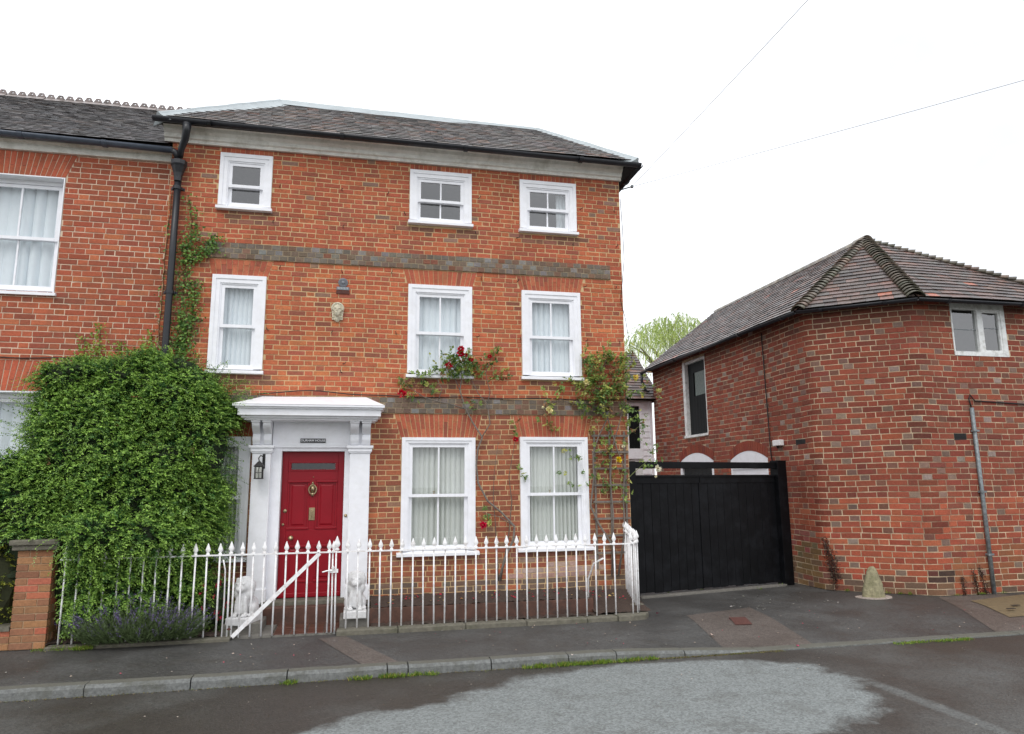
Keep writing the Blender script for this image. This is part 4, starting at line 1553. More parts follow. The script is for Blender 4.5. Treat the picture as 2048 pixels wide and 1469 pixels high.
# barn roof
BEZ = 4.80
PK = np.array([9.9, 1.4, 6.60])
e0, e1, e2, e3 = (np.array(p, float) for p in ((7.58, 7.48, BEZ), (7.58, 0.446, BEZ), (8.99, -0.72, BEZ), (13.02, -0.72, BEZ)))
RB = np.array([9.9, 7.48, 6.60])
bro = mesh_obj('roof', [e0, e1, e2, e3, PK, RB, (13.02, 7.48, BEZ)] + [(p[0], p[1], BEZ - .04) for p in (e0, e1, e2, e3)],
               [(0, 1, 4, 5), (1, 2, 4), (2, 3, 4), (3, 6, 5, 4), (0, 5, 6), (0, 7, 8, 1), (1, 8, 9, 2), (2, 9, 10, 3)], M['roof_under'], barn)


def slope(A_, B_, tops, gauge=0.145, width=0.215, colf=tile_col, sag=None):
    A_, B_ = np.array(A_, float), np.array(B_, float)
    Ue = unit(B_ - A_)
    T = [np.array(t, float) for t in tops]
    foot = A_ + Ue * ((T[0] - A_) @ Ue)
    Vv = unit(T[0] - foot)
    poly = [(0, 0), (np.linalg.norm(B_ - A_), 0)] + [((t - A_) @ Ue, (t - A_) @ Vv) for t in T]
    return tile_slope(poly, Ue, Vv, A_ + np.array([0, 0, .018]) - Vv * 0.03, width, gauge, colf, sag=sag)


BT = [(5, lin(94, 78, 72)), (4, lin(108, 86, 78)), (3, lin(76, 66, 63)), (1.5, lin(122, 90, 78)), (0.25, lin(168, 100, 76)), (2, lin(96, 88, 84))]
bcol = lambda: jit(pick(BT), 0.25)
bsag = lambda u, v: 0.012 * math.sin(u * 1.3) + 0.008 * math.sin(v * 2.2 + u * .7)
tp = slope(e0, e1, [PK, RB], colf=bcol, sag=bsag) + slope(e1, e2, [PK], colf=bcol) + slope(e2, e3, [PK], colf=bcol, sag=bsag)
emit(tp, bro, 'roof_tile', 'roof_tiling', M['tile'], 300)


def bonnets(p, q, parent, r0=0.125, step=0.10, n_up=None):
    p, q = np.array(p, float), np.array(q, float)
    L = np.linalg.norm(q - p)
    d = unit(q - p)
    side = unit(np.cross(d, (0, 0, 1)))
    up = np.cross(side, d)
    n = int(L / step)
    for i in range(n):
        c = p + d * (i * step)
        V, F = [], []
        k = 8
        for t, r, lift in ((0.0, r0, 0.05 + random.uniform(-.005, .008)), (0.24, r0 * 0.72, 0.005)):
            for rr in (r, r - 0.016):
                for j in range(k + 1):
                    a = math.pi * (0.06 + 0.88 * j / k)
                    V.append(c + d * t + side * rr * 1.1 * math.cos(a) + up * (rr * math.sin(a) + lift - 0.06))
        m = k + 1
        for j in range(k):
            F += [(j, j + 1, 2 * m + j + 1, 2 * m + j), (m + j, 3 * m + j, 3 * m + j + 1, m + j + 1), (j, m + j, m + j + 1, j + 1)]
        F += [(0, 2 * m, 3 * m, m), (k, m + k, 3 * m + k, 2 * m + k)]
        V = np.array(V)
        cc = V.mean(0)
        col = jit(pick([(4, lin(92, 86, 72)), (3, lin(106, 96, 82)), (2, lin(80, 80, 62)), (1, lin(124, 104, 90))]), 0.2)
        mesh_obj('bonnet_tile', V - cc, F, M['tile'], parent, True, cc.tolist(), np.array([col] * len(V)))


bonnets(e1, PK + np.array([0, 0, -.02]), bro)
bonnets(e2, PK + np.array([0, 0, -.02]), bro, 0.145)
bonnets(e3, PK + np.array([0, 0, -.02]), bro, 0.12, 0.125)
rn = int((RB[1] - PK[1]) / 0.32)
for i in range(rn):
    V, F = [], []
    y0, y1 = PK[1] - .1 + i * .32, PK[1] - .1 + i * .32 + .315
    for y in (y0, y1):
        for rr in (0.13, 0.115):
            for j in range(8):
                a = math.pi * j / 7
                V.append((PK[0] + rr * math.cos(a), y, PK[2] - 0.045 + rr * math.sin(a) * 0.9 + (0.02 * (i == 0))))
    for j in range(7):
        F += [(j, j + 1, 17 + j, 16 + j), (8 + j, 24 + j, 25 + j, 9 + j), (j, 8 + j, 9 + j, j + 1), (16 + j, 17 + j, 25 + j, 24 + j)]
    V = np.array(V)
    c = V.mean(0)
    mesh_obj('ridge_tile', V - c, F, M['tile'], bro, True, c.tolist(), np.array([jit(lin(132, 124, 112), .2)] * len(V)))
gutter('gutter', (7.53, 7.45, BEZ - .01), (7.53, 0.43, BEZ - .015), 0.05, M['black_gutter'], barn, 1.5)
gutter('gutter', (7.53, 0.43, BEZ - .015), (8.97, -0.77, BEZ - .02), 0.05, M['black_gutter'], barn, 1.0)
gutter('gutter', (8.97, -0.77, BEZ - .02), (13.0, -0.77, BEZ - .01), 0.05, M['black_gutter'], barn, 1.5)
k = MB()
k.tube([(7.53, 7.42, BEZ - .05), (7.53, 7.42, BEZ - .25), (7.62, 7.40, BEZ - .5), (7.78, 7.38, BEZ - .62), (7.9, 7.36, BEZ - .66)], 0.04, 8)
k.build('rainwater_pipe', M['black_gutter'], barn, True)

# fittings on the barn wall
k = MB()
k.tube([(10.03, -0.535, 3.0), (10.04, -0.535, 1.5), (10.045, -0.535, 0.0)], 0.032, 8)
pipe = tag(k.build('conduit_pipe', M['galv'], None, True), 'patchy galvanised pipe running up the street front of the barn', 'pipe')
for z in (0.6, 1.6, 2.6):
    c = MB()
    c.box(9.985, 10.095, -0.575, -0.507, z, z + .03)
    c.build('clip', M['galv'], pipe)
k = MB()
k.tube([(10.03, -.535, 2.98), (10.0, -.53, 3.15), (10.03, -.53, 3.22), (10.12, -.525, 3.12), (10.6, -.522, 3.10), (11.4, -.522, 3.07), (12.7, -.522, 3.06)], 0.011, 6)
tag(k.build('wall_cable', M['cable'], None, True), 'thin black cable leaving the top of the galvanised pipe', 'cable')
k = MB()
k.tube([(7.775, 1.94, 4.72), (7.777, 1.93, 4.0), (7.777, 1.91, 3.0), (7.777, 1.90, 2.35), (7.775, 1.86, 2.15)], 0.011, 5)
tag(k.build('wall_cable', M['cable'], None, True), 'black cable hanging down the yard side of the barn', 'cable')
k = MB()
k.box(7.70, 7.79, 1.46, 1.71, 2.475, 2.585)
jb = tag(bevel(k.build('junction_box', M['plastic_white']), 0.012), 'small white box fixed to the barn wall above the gate post', 'box')
c = MB()
c.tube([(7.74, 1.6, 2.475), (7.75, 1.62, 2.44)], 0.02, 8)
c.build('cable_gland', M['cable'], jb)

# ------------------------------------------------------------------ weatherboarded outbuilding seen over the gate
ob = thing('outbuilding', (7.0, 8.6, 0.0), 'white weatherboarded outbuilding with a tiled roof behind the yard gate', 'outbuilding')
OY = 7.42
w = MB()
w.box(5.2, 7.78, OY, OY + 2.0, 0.0, 4.02)
w.build('wall', M['white_old'], ob)
wb_ = MB()
wb_.add([(0, 0, 0), (1, 0, 0), (1, -0.012, 0.16), (0, -0.012, 0.16), (0, -0.028, 0.0), (1, -0.028, 0.0)], [(3, 2, 5, 4), (0, 4, 5, 1)])
bm_ = None
for i in range(24):
    z = 0.1 + i * 0.162
    if z > 3.9:
        break
    for xa, xb in ((7.46, 7.72), (5.25, 7.02)):
        if xa > 7 or z < 2.5:
            if xa > 7 and z < 0:
                continue
        b = MB()
        b.extrude([(OY - 0.03, z), (OY - 0.012, z + .165), (OY + .01, z + .165), (OY + .01, z)], 'x', xa, xb)
        b.build('weatherboard', M['white'], ob)
b = MB()
b.box(7.70, 7.775, OY - .045, OY, 0, 4.0)
b.box(7.00, 7.08, OY - .05, OY, 2.45, 3.95)
b.box(7.40, 7.47, OY - .05, OY, 2.45, 3.95)
b.box(7.08, 7.40, OY - .05, OY, 3.86, 3.95)
b.box(7.08, 7.40, OY - .05, OY, 2.45, 2.72)
f_ = b.build('door_frame', M['white'], ob)
d_ = MB()
for i in range(4):
    d_.box(7.08 + .08 * i + .002, 7.16 + .08 * i - .002, OY - .022, OY - .004, 2.72, 3.86)
d_.build('door_leaf', M['dark_door'], f_)
oro = mesh_obj('roof', [(5.1, OY - .25, 4.0), (7.95, OY - .25, 4.0), (7.95, OY + 1.5, 5.6), (5.1, OY + 1.5, 5.6), (7.95, OY + 3.2, 4.0), (5.1, OY + 3.2, 4.0)], [(0, 1, 2, 3), (3, 2, 4, 5), (1, 4, 2), (0, 3, 5)], M['roof_under'], ob)
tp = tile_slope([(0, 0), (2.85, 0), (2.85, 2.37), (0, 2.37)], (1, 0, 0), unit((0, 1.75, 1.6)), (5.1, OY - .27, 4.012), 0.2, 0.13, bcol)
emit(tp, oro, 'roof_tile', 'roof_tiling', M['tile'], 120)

# ------------------------------------------------------------------ black yard gates
GA, GB = np.array([4.42, 0.69, 0.0]), np.array([7.62, 1.36, 0.0])
gU = unit(GB - GA)
gN = np.array([gU[1], -gU[0], 0.0])
GL = np.linalg.norm(GB - GA)
gt = thing('yard_gate', (6.0, 1.0, 0.0), 'black boarded double gate with an overhead beam between house and barn', 'gate')


def gbox(u0, u1, d0, d1, z0, z1, name, parent, mat='black_wood', bev=0.004):
    mb = MB()
    mb.obox(GA + gU * (u0 + u1) / 2 + gN * (d0 + d1) / 2 + np.array([0, 0, (z0 + z1) / 2]), gU, gN, np.array([0, 0, 1.0]), (u1 - u0) / 2, (d1 - d0) / 2, (z1 - z0) / 2)
    o = mb.build(name, M[mat], parent)
    return bevel(o, bev)


gbox(-0.14, 0.02, -0.06, 0.10, 0.0, 2.16, 'post', gt)
gbox(GL - 0.20, GL + 0.01, -0.07, 0.12, 0.0, 2.19, 'post', gt)
gbox(0.02, GL - 0.2, -0.04, 0.07, 2.045, 2.155, 'beam', gt)
midu = 1.36
for a, b, nb in ((0.03, midu - .006, 8), (midu + .006, GL - .21, 10)):
    leaf = gbox(a, b, -0.03, 0.0, 0.06, 1.90, 'gate_leaf', gt)
    for i in range(nb):
        p, q = a + (b - a) * i / nb, a + (b - a) * (i + 1) / nb
        gbox(p + .0025, q - .0025, 0.0, 0.022 + random.uniform(-.002, .002), 0.05 + random.uniform(-.01, .01), 1.80, 'plank', leaf, bev=0.003)
    gbox(a, b, -0.02, 0.034, 1.795, 1.905, 'top_rail', leaf)
    gbox(a, b, -0.05, 0.055, 1.90, 1.935, 'capping', leaf)
gbox(midu - .02, midu + .03, 0.02, 0.038, 0.06, 1.80, 'cover_strip', gt)
th = MB()
th.obox(GA + gU * (GL / 2 - .1) + gN * 0.10 + np.array([0, 0, 0.006]), gU, gN, (0, 0, 1), GL / 2 - .1, 0.055, 0.02)
tag(bevel(th.build('gate_threshold', M['concrete']), 0.006), kind='structure')

# ------------------------------------------------------------------ white iron railings and garden gate
FYL = -0.97                                             # line of the railings
RAILZ, TIPZ = 0.985, 1.135


def spear_mesh():
    mb = MB()
    prof = [(0.010, 0.0), (0.017, 0.006), (0.017, 0.016), (0.009, 0.022), (0.012, 0.030), (0.024, 0.052), (0.022, 0.066), (0.008, 0.110), (0.001, 0.130)]
    V, F = [], []
    n = 8
    for r, h in prof:
        for k in range(n):
            t = 2 * math.pi * k / n
            V.append((r * 1.3 * math.cos(t), r * 0.6 * math.sin(t), h * 1.12))
    for i in range(len(prof) - 1):
        for k in range(n):
            F.append((i * n + k, i * n + (k + 1) % n, (i + 1) * n + (k + 1) % n, (i + 1) * n + k))
    F += [tuple(range(n))[::-1], tuple((len(prof) - 1) * n + k for k in range(n))]
    return V, F


def bar_mesh(h):
    mb = MB()
    mb.tube([(0, 0, 0), (0, 0, h * .5), (0, 0, h)], 0.0105, 8)
    return mb.v, mb.f


_bar = {}
sv, sf_ = spear_mesh()
SPEAR = bpy.data.meshes.new('spear_tip')
SPEAR.from_pydata(sv, [], sf_)
SPEAR.materials.append(M['iron_white'])
SPEAR.shade_smooth()


def bar(parent, x, y, z0, z1, spear=True, scale=1.0):
    h = round(z1 - z0, 3)
    if h not in _bar:
        v, f = bar_mesh(h)
        me = bpy.data.meshes.new('bar')
        me.from_pydata(v, [], f)
        me.materials.append(M['iron_white'])
        me.shade_smooth()
        _bar[h] = me
    t = (random.uniform(-.012, .012), random.uniform(-.010, .010), 0)
    o = place('bar', _bar[h], parent, (x, y, z0), t)
    if spear:
        s = place('spear_tip', SPEAR, o, (x, y, z1 + 0.004), (0, 0, random.uniform(-.2, .2)))
        s.scale = (scale, scale, scale * random.uniform(0.95, 1.05))
    return o


left_rail = thing('iron_railing', (-2.4, FYL, 0.0), 'white iron railing half buried in the shrub left of the garden gate', 'railing', 'white iron railings in front of the house')
xs = np.linspace(-3.29, -1.60, 13)
for i, x in enumerate(xs):
    bar(left_rail, x, FYL, 0.04, RAILZ)
bar(left_rail, -1.475, FYL, 0.0, RAILZ + .005, True, 1.1)
k = MB()
k.box(-3.34, -1.455, FYL - 0.022, FYL + 0.022, RAILZ - 0.008, RAILZ + 0.008)
k.build('top_rail', M['iron_white'], left_rail)
k = MB()
k.tube([(-1.535, FYL + .01, 0.0), (-1.535, FYL + 0.06, 0.45), (-1.535, FYL + 0.02, 0.80), (-1.56, FYL, 0.93)], 0.009, 6)
k.build('stay', M['iron_white'], left_rail, True)

rr = thing('iron_railing', (1.9, FYL, 0.0), 'white iron railing with spear tips in front of the two ground floor windows', 'railing', 'white iron railings in front of the house')
bar(rr, -0.222, FYL, 0.0, RAILZ + 0.012, True, 1.3)
for x in np.linspace(-0.090, 3.46, 27):
    bar(rr, x, FYL, 0.06, RAILZ)
# curved corner and return to the house
cx, cy, cr = 3.66, FYL + 0.20, 0.20
pathp = [(-0.222, FYL, RAILZ), (3.56, FYL, RAILZ)]
for t in np.linspace(0, 1, 8):
    a = -math.pi / 2 + t * math.pi * 0.53
    pathp.append((cx + cr * math.cos(a) * 1.0, cy + cr * math.sin(a), RAILZ + 0.02 * t))
end = (3.985, -0.02, RAILZ + 0.12)
pathp.append(end)
V, F = [], []
for i, p in enumerate(pathp):
    p = np.array(p)
    d = unit(np.array(pathp[min(i + 1, len(pathp) - 1)]) - np.array(pathp[max(0, i - 1)]))
    s = unit(np.cross(d, (0, 0, 1)))
    for a, b in ((-.022, -.008), (.022, -.008), (.022, .008), (-.022, .008)):
        V.append(p + s * a + np.array([0, 0, b]))
for i in range(len(pathp) - 1):
    for k in range(4):
        F.append((i * 4 + k, i * 4 + (k + 1) % 4, (i + 1) * 4 + (k + 1) % 4, (i + 1) * 4 + k))
F += [(0, 1, 2, 3), tuple(len(pathp) * 4 - 4 + k for k in range(4))]
MB().add(V, F).build('top_rail', M['iron_white'], rr)
for px, py, pz in (pathp[3], pathp[5], pathp[7]):
    bar(rr, px, py, 0.06, pz)
p0, p1 = np.array(pathp[9]), np.array(end)
for t in np.linspace(0.0, 0.97, 9):
    q = p0 + (p1 - p0) * t
    bar(rr, q[0], q[1], 0.07 + 0.08 * t, round(float(q[2]), 3))
k = MB()
k.tube([(3.17, FYL + .30, 0.1), (3.17, FYL + .28, 0.5), (3.21, FYL + .14, 0.72), (3.30, FYL, 0.80)], 0.012, 6)
k.build('stay', M['iron_white'], rr, True)

gg = thing('garden_gate', (-0.85, FYL, 0.0), 'low white iron gate with a diagonal brace in front of the red door', 'gate')
for x in np.linspace(-1.345, -0.315, 9)[0:]:
    bar(gg, x, FYL, 0.02, RAILZ)
bar(gg, -1.43, FYL, 0.02, RAILZ, False)
bar(gg, -0.262, FYL, 0.02, RAILZ, True, 0.9)
k = MB()
k.box(-1.45, -0.24, FYL - 0.021, FYL + 0.021, RAILZ - 0.008, RAILZ + 0.008)
k.build('top_rail', M['iron_white'], gg)
k = MB()
p, q = np.array([-1.415, FYL - 0.016, 0.03]), np.array([-0.43, FYL - 0.016, RAILZ - .01])
d = unit(q - p)
k.obox((p + q) / 2, d, np.array([-d[2], 0, d[0]]), (0, 1, 0), np.linalg.norm(q - p) / 2, 0.024, 0.005)
k.build('brace', M['iron_white'], gg)
k = MB()
k.box(-0.30, -0.20, FYL - 0.03, FYL - 0.012, 0.735, 0.78)
k.tube([(-0.27, FYL - .03, 0.755), (-0.33, FYL - .05, 0.765), (-0.39, FYL - .055, 0.75)], 0.009, 6)
k.lathe([(0.02, 0), (0.02, -.02), (0.0, -.022)], (-0.262, FYL - .03, 0.80), 8, axis='y')
k.build('latch', M['iron_white'], gg)
for z in (0.12, RAILZ - 0.03):
    k = MB()
    k.tube([(-1.478, FYL, z), (-1.43, FYL, z)], 0.014, 6)
    k.build('hinge', M['rust'], gg)

# stone plinth under the railings
pl = tag(bpy.data.objects.new('railing_plinth', None), 'worn stone kerb carrying the white railings', 'kerb')
link(pl)
xs = [-0.20, 0.55, 1.4, 2.2, 3.02, 3.45]
for a, b in zip(xs[:-1], xs[1:]):
    k = MB()
    k.box(a + .003, b - .003, FYL - 0.11 + random.uniform(-.008, .008), FYL + 0.09, -0.06, 0.055 + random.uniform(-.006, .006))
    bevel(k.build('stone', M['stone'], pl), 0.014, 3)
k = MB()
k.extrude([(3.453, FYL - .13), (3.62, FYL - .14), (3.85, FYL - .08), (3.96, FYL + .08), (3.99, FYL + .3), (3.78, FYL + .3), (3.70, FYL + .12), (3.453, FYL + .09)], 'z', -0.06, 0.062)
bevel(k.build('stone', M['stone'], pl), 0.014, 3)
k = MB()
k.extrude([(3.785, FYL + .303), (3.99, FYL + .303), (4.07, -0.01), (3.9, -0.01)], 'z', -0.06, 0.13)
bevel(k.build('stone', M['stone'], pl), 0.014, 3)
k = MB()
k.box(-3.4, -1.43, FYL - 0.09, FYL + 0.09, -0.06, 0.035)
bevel(k.build('stone', M['stone'], pl), 0.014, 3)

# ------------------------------------------------------------------ front garden: step, path, beds
step = tag(bpy.data.objects.new('door_step', None), 'stone threshold and tiled step below the red door', 'step')
link(step)
k = MB()
k.box(-1.20, -0.06, -0.20, 0.12, 0.20, 0.298)
bevel(k.build('threshold', M['stone'], step), 0.012, 3)
k = MB()
k.box(-1.16, -0.09, -0.34, -0.20, -0.02, 0.245)
bevel(k.build('riser', M['board'], step), 0.012, 3)
tp = tag(bpy.data.objects.new('garden_path', None), kind='structure')
link(tp)
for j in range(3):
    for i in range(4):
        x, y = -0.955 + i * 0.2, -0.945 + j * 0.2
        k = MB()
        k.box(x + .004, x + .196, y + .004, y + .196, 0.0, 0.028 + random.uniform(-.002, .002), jit(lin(96, 62, 50), .15))
        bevel(k.build('path_tile', M['quarry'], tp, attr=True), 0.004)
k = MB()
k.box(-0.962, -0.15, -0.955, -0.335, -0.05, 0.018)
k.build('path_bed', M['concrete'], tp)
k = MB()
k.box(-1.42, -0.965, -0.95, -0.20, -0.05, 0.035)
bevel(k.build('path_slab', M['concrete'], tp), 0.008)
for xa, xb in ((-1.56, -1.10), (-0.17, 0.20)):
    k = MB()
    k.box(xa, xb, -0.80, -0.17, 0.0, 0.145)
    bevel(k.build('side_slab', M['concrete'], tp), 0.012, 2)


def soil_sheet(name, x0, x1, y0, y1, zf, nx, ny):
    V, F = [], []
    for j in range(ny + 1):
        for i in range(nx + 1):
            x, y = x0 + (x1 - x0) * i / nx, y0 + (y1 - y0) * j / ny
            V.append((x, y, zf(x, y) + random.uniform(-.012, .012)))
    for j in range(ny):
        for i in range(nx):
            a = j * (nx + 1) + i
            F.append((a, a + 1, a + nx + 2, a + nx + 1))
    return tag(mesh_obj(name, V, F, M['soil'], None, True), kind='structure')


soil_sheet('flower_bed', 0.22, 3.22, -0.715, 0.0, lambda x, y: 0.25 + 0.04 * (y + .7) / .7, 96, 22)
soil_sheet('flower_bed', 3.20, 4.0, -0.90, 0.0, lambda x, y: 0.075 + 0.17 * (y + .9) / .9, 26, 28)
soil_sheet('flower_bed', 0.22, 3.25, -0.93, -0.72, lambda x, y: 0.06, 110, 6)
soil_sheet('flower_bed', -3.45, -1.56, -0.95, 0.0, lambda x, y: 0.05, 60, 20)
eb = thing('bed_edging', (1.6, -0.72, 0.0), 'red brown boards edging the flower bed under the windows', 'edging')
for a, b in ((0.20, 1.72), (1.725, 3.22)):
    k = MB()
    k.box(a, b, -0.745, -0.715, 0.03, 0.245)
    bevel(k.build('board', M['board'], eb), 0.004)
k = MB()
k.obox((3.26, -0.57, 0.13), unit((0.25, 0.6, 0)), unit((-0.6, 0.25, 0)), (0, 0, 1), 0.16, 0.014, 0.10)
k.build('board', M['board'], eb)

# brick gate pier and low wall at the far left
pier = thing('brick_pier', (-3.61, -0.78, 0.0), 'short brick pier with a stone cap beside the shrub', 'pier')
PX0, PX1, PY0, PY1, PZ = -3.80, -3.43, -0.95, -0.58, 1.10
k = MB()
k.box(PX0 + .008, PX1 - .008, PY0 + .008, PY1 - .008, 0, PZ)
k.build('core', pmat('pier_mortar', lin(176, 150, 120), 0.95, var=0.2), pier)
PP = [(4, lin(172, 124, 88)), (3, lin(160, 116, 84)), (2, lin(184, 108, 84)), (2, lin(150, 106, 80))]
nz = 14
for r in range(nz):
    z0, z1 = r * PZ / nz + .005, (r + 1) * PZ / nz - .005
    w = 0.125 if r % 2 else 0.245
    for (a, b) in ((PX0, PX0 + w - .005), (PX0 + w + .005, PX1)):
        for face in ('f', 's'):
            k = MB()
            if face == 'f':
                k.box(a, b, PY0 + random.uniform(-.002, .002), PY0 + .05, z0, z1, jit(pick(PP), .1))
            else:
                a2, b2_ = a - PX0 + PY0 + .055, b - PX0 + PY0
                k.box(PX1 - .05, PX1 + random.uniform(-.002, .002), max(a2, PY0 + .055), b2_, z0, z1, jit(pick(PP), .1))
            bevel(k.build('brick', M['brick'], pier, attr=True), 0.003, 1)
k = MB()
k.box(PX0 - .05, PX1 + .05, PY0 - .05, PY1 + .05, PZ, PZ + .06)
k.box(PX0 - .075, PX1 + .075, PY0 - .075, PY1 + .075, PZ + .058, PZ + .12)
bevel(k.build('cap', M['stone'], pier), 0.014, 3)
lw = thing('low_wall', (-5.5, -0.78, 0.0), 'low brick wall running off the left edge from the pier', 'wall')
k = MB()
k.box(-8.0, -3.81, PY0 + .03, PY1 - .03, 0, 0.20)
k.build('core', M['mortar_house'], lw)
for r in range(3):
    x = -7.98 + (0.11 if r % 2 else 0)
    while x < -3.83:
        b = min(x + .215, -3.812)
        k = MB()
        k.box(x, b, PY0 + .022, PY0 + .06, r * .072 + .005, r * .072 + .067, jit(pick(PP), .12))
        k.build('brick', M['brick'], lw, attr=True)
        x += .226
k = MB()
k.box(-8.0, -3.81, PY0 + .0, PY1 - .0, 0.21, 0.26)
k.build('coping', M['stone'], lw)


# ------------------------------------------------------------------ sculpted shapes grown from overlapping lobes
def sculpt(name, lobes, mat, parent, voxel=0.010, smooth_it=4, xf=None, extra=None):
    """lobes: (centre, radii, euler); merged by a voxel remesh into one continuous surface"""
    bm = bmesh.new()
    for c, r, e in lobes:
        from mathutils import Euler
        mtx = Matrix.Translation(Vector(c)) @ Euler(e).to_matrix().to_4x4() @ Matrix.Diagonal((*r, 1))
        bmesh.ops.create_icosphere(bm, subdivisions=3, radius=1.0, matrix=mtx)
    for bx in (extra or []):
        mtx = Matrix.Translation(Vector(((bx[0] + bx[1]) / 2, (bx[2] + bx[3]) / 2, (bx[4] + bx[5]) / 2))) @ Matrix.Diagonal((bx[1] - bx[0], bx[3] - bx[2], bx[5] - bx[4], 1))
        bmesh.ops.create_cube(bm, size=1.0, matrix=mtx)
    me = bpy.data.meshes.new(name + '_raw')
    bm.to_mesh(me)
    bm.free()
    t = bpy.data.objects.new(name + '_raw', me)
    COLL.objects.link(t)
    m = t.modifiers.new('r', 'REMESH')
    m.mode = 'VOXEL'
    m.voxel_size = voxel
    m2 = t.modifiers.new('s', 'SMOOTH')
    m2.factor = 0.5
    m2.iterations = smooth_it
    bpy.context.view_layer.update()
    dg = bpy.context.evaluated_depsgraph_get()
    out = bpy.data.meshes.new_from_object(t.evaluated_get(dg))
    bpy.data.objects.remove(t)
    bpy.data.meshes.remove(me)
    out.name = name
    if xf is not None:
        out.transform(xf)
    out.materials.clear()
    out.materials.append(mat)
    out.shade_smooth()
    o = bpy.data.objects.new(name, out)
    link(o, parent)
    return o


def lion(x, y, z, rz, label):
    t = thing('lion_statue', (x, y, z), label, 'statue', 'white lion statues flanking the doorstep')
    X = Matrix.Translation(Vector((x, y, z))) @ Matrix.Rotation(rz, 4, 'Z') @ Matrix.Scale(1.1, 4)
    Z = (0, 0, 0)
    k = MB()
    k.box(-0.13, 0.13, -0.17, 0.20, 0.0, 0.085)
    p = k.build('plinth', M['lion'], t)
    p.data.transform(X)
    bevel(p, 0.012, 2)
    lobes = [
        ((0, 0.10, 0.19), (0.105, 0.12, 0.11), Z),                        # rump
        ((-0.085, 0.06, 0.15), (0.045, 0.10, 0.075), (0, 0, 0)), ((0.085, 0.06, 0.15), (0.045, 0.10, 0.075), (0, 0, 0)),   # haunches
        ((0, 0.03, 0.26), (0.085, 0.085, 0.14), (0.35, 0, 0)),            # trunk rising to the chest
        ((0, -0.035, 0.29), (0.078, 0.065, 0.11), Z),                     # chest
        ((-0.052, -0.075, 0.19), (0.026, 0.028, 0.115), (0.06, 0.06, 0)), ((0.052, -0.075, 0.19), (0.026, 0.028, 0.115), (0.06, -0.06, 0)),  # fore legs
        ((-0.056, -0.115, 0.100), (0.032, 0.045, 0.022), Z), ((0.056, -0.115, 0.100), (0.032, 0.045, 0.022), Z),           # fore paws
        ((-0.10, -0.03, 0.10), (0.03, 0.05, 0.022), Z), ((0.10, -0.03, 0.10), (0.03, 0.05, 0.022), Z),                     # hind paws
        ((0, -0.055, 0.20), (0.062, 0.04, 0.10), Z),                      # breast between the fore legs
        ((0, 0.0, 0.405), (0.122, 0.10, 0.115), Z),                       # mane
        ((-0.06, -0.02, 0.33), (0.055, 0.06, 0.075), Z), ((0.06, -0.02, 0.33), (0.055, 0.06, 0.075), Z), ((0, -0.05, 0.32), (0.06, 0.05, 0.07), Z),
        ((0, -0.068, 0.41), (0.076, 0.062, 0.078), Z),                    # face
        ((0, -0.125, 0.388), (0.046, 0.036, 0.034), Z),                   # muzzle
        ((0, -0.115, 0.425), (0.017, 0.035, 0.022), (0.5, 0, 0)),         # nose
        ((0, -0.112, 0.365), (0.026, 0.025, 0.014), Z),                   # chin
        ((-0.034, -0.112, 0.445), (0.020, 0.018, 0.012), Z), ((0.034, -0.112, 0.445), (0.020, 0.018, 0.012), Z),           # brows
        ((-0.078, -0.02, 0.475), (0.025, 0.018, 0.028), Z), ((0.078, -0.02, 0.475), (0.025, 0.018, 0.028), Z),             # ears
        ((0.10, 0.17, 0.12), (0.02, 0.07, 0.02), (0, 0, 0.4)),            # tail
    ]
    sculpt('body', lobes, M['lion'], t, 0.0075, 2, X)
    return t


lion(0.02, -0.66, 0.145, 0.0, 'white seated lion statue right of the doorstep, facing the street')
lion(-1.335, -0.66, 0.125, -0.35, 'white seated lion statue left of the doorstep beside the gate hinge')

# ------------------------------------------------------------------ wall ornaments
mask = thing('stone_mask', (-0.343, 0.0, 4.2), 'carved stone face with curly hair set on the brick wall', 'carving')
Z0 = (0, 0, 0)
fx, fz = -0.343, 4.33
lob = [((fx, -0.035, fz + .01), (0.062, 0.05, 0.085), Z0), ((fx, -0.06, fz - .045), (0.042, 0.035, 0.045), Z0), ((fx, -0.01, fz - .10), (0.045, 0.04, 0.07), Z0),
       ((fx - .004, -0.088, fz - .0), (0.011, 0.016, 0.026), (0.25, 0, 0)), ((fx, -0.083, fz - .042), (0.020, 0.012, 0.007), Z0), ((fx, -0.078, fz - .056), (0.017, 0.012, 0.007), Z0), ((fx, -0.074, fz - .076), (0.018, 0.016, 0.013), Z0),
       ((fx - .026, -0.078, fz + .032), (0.020, 0.012, 0.007), Z0), ((fx + .026, -0.078, fz + .032), (0.020, 0.012, 0.007), Z0),
       ((fx - .034, -0.062, fz - .012), (0.018, 0.018, 0.018), Z0), ((fx + .034, -0.062, fz - .012), (0.018, 0.018, 0.018), Z0)]
for i in range(13):
    a = math.pi * (-0.08 + 1.16 * i / 12)
    lob.append(((fx + 0.074 * math.cos(a), -0.035, fz + 0.035 + 0.072 * math.sin(a)), (0.022, 0.032, 0.022), Z0))
for i in range(4):
    for s in (-1, 1):
        lob.append(((fx + s * (0.07 - .004 * i), -0.022, fz + .01 - .034 * i), (0.020, 0.022, 0.024), Z0))
sculpt('face', lob, M['stone_face'], mask, 0.0055, 1, None, [(fx - .078, fx + .078, -.028, 0.004, fz - .135, fz - .04)])

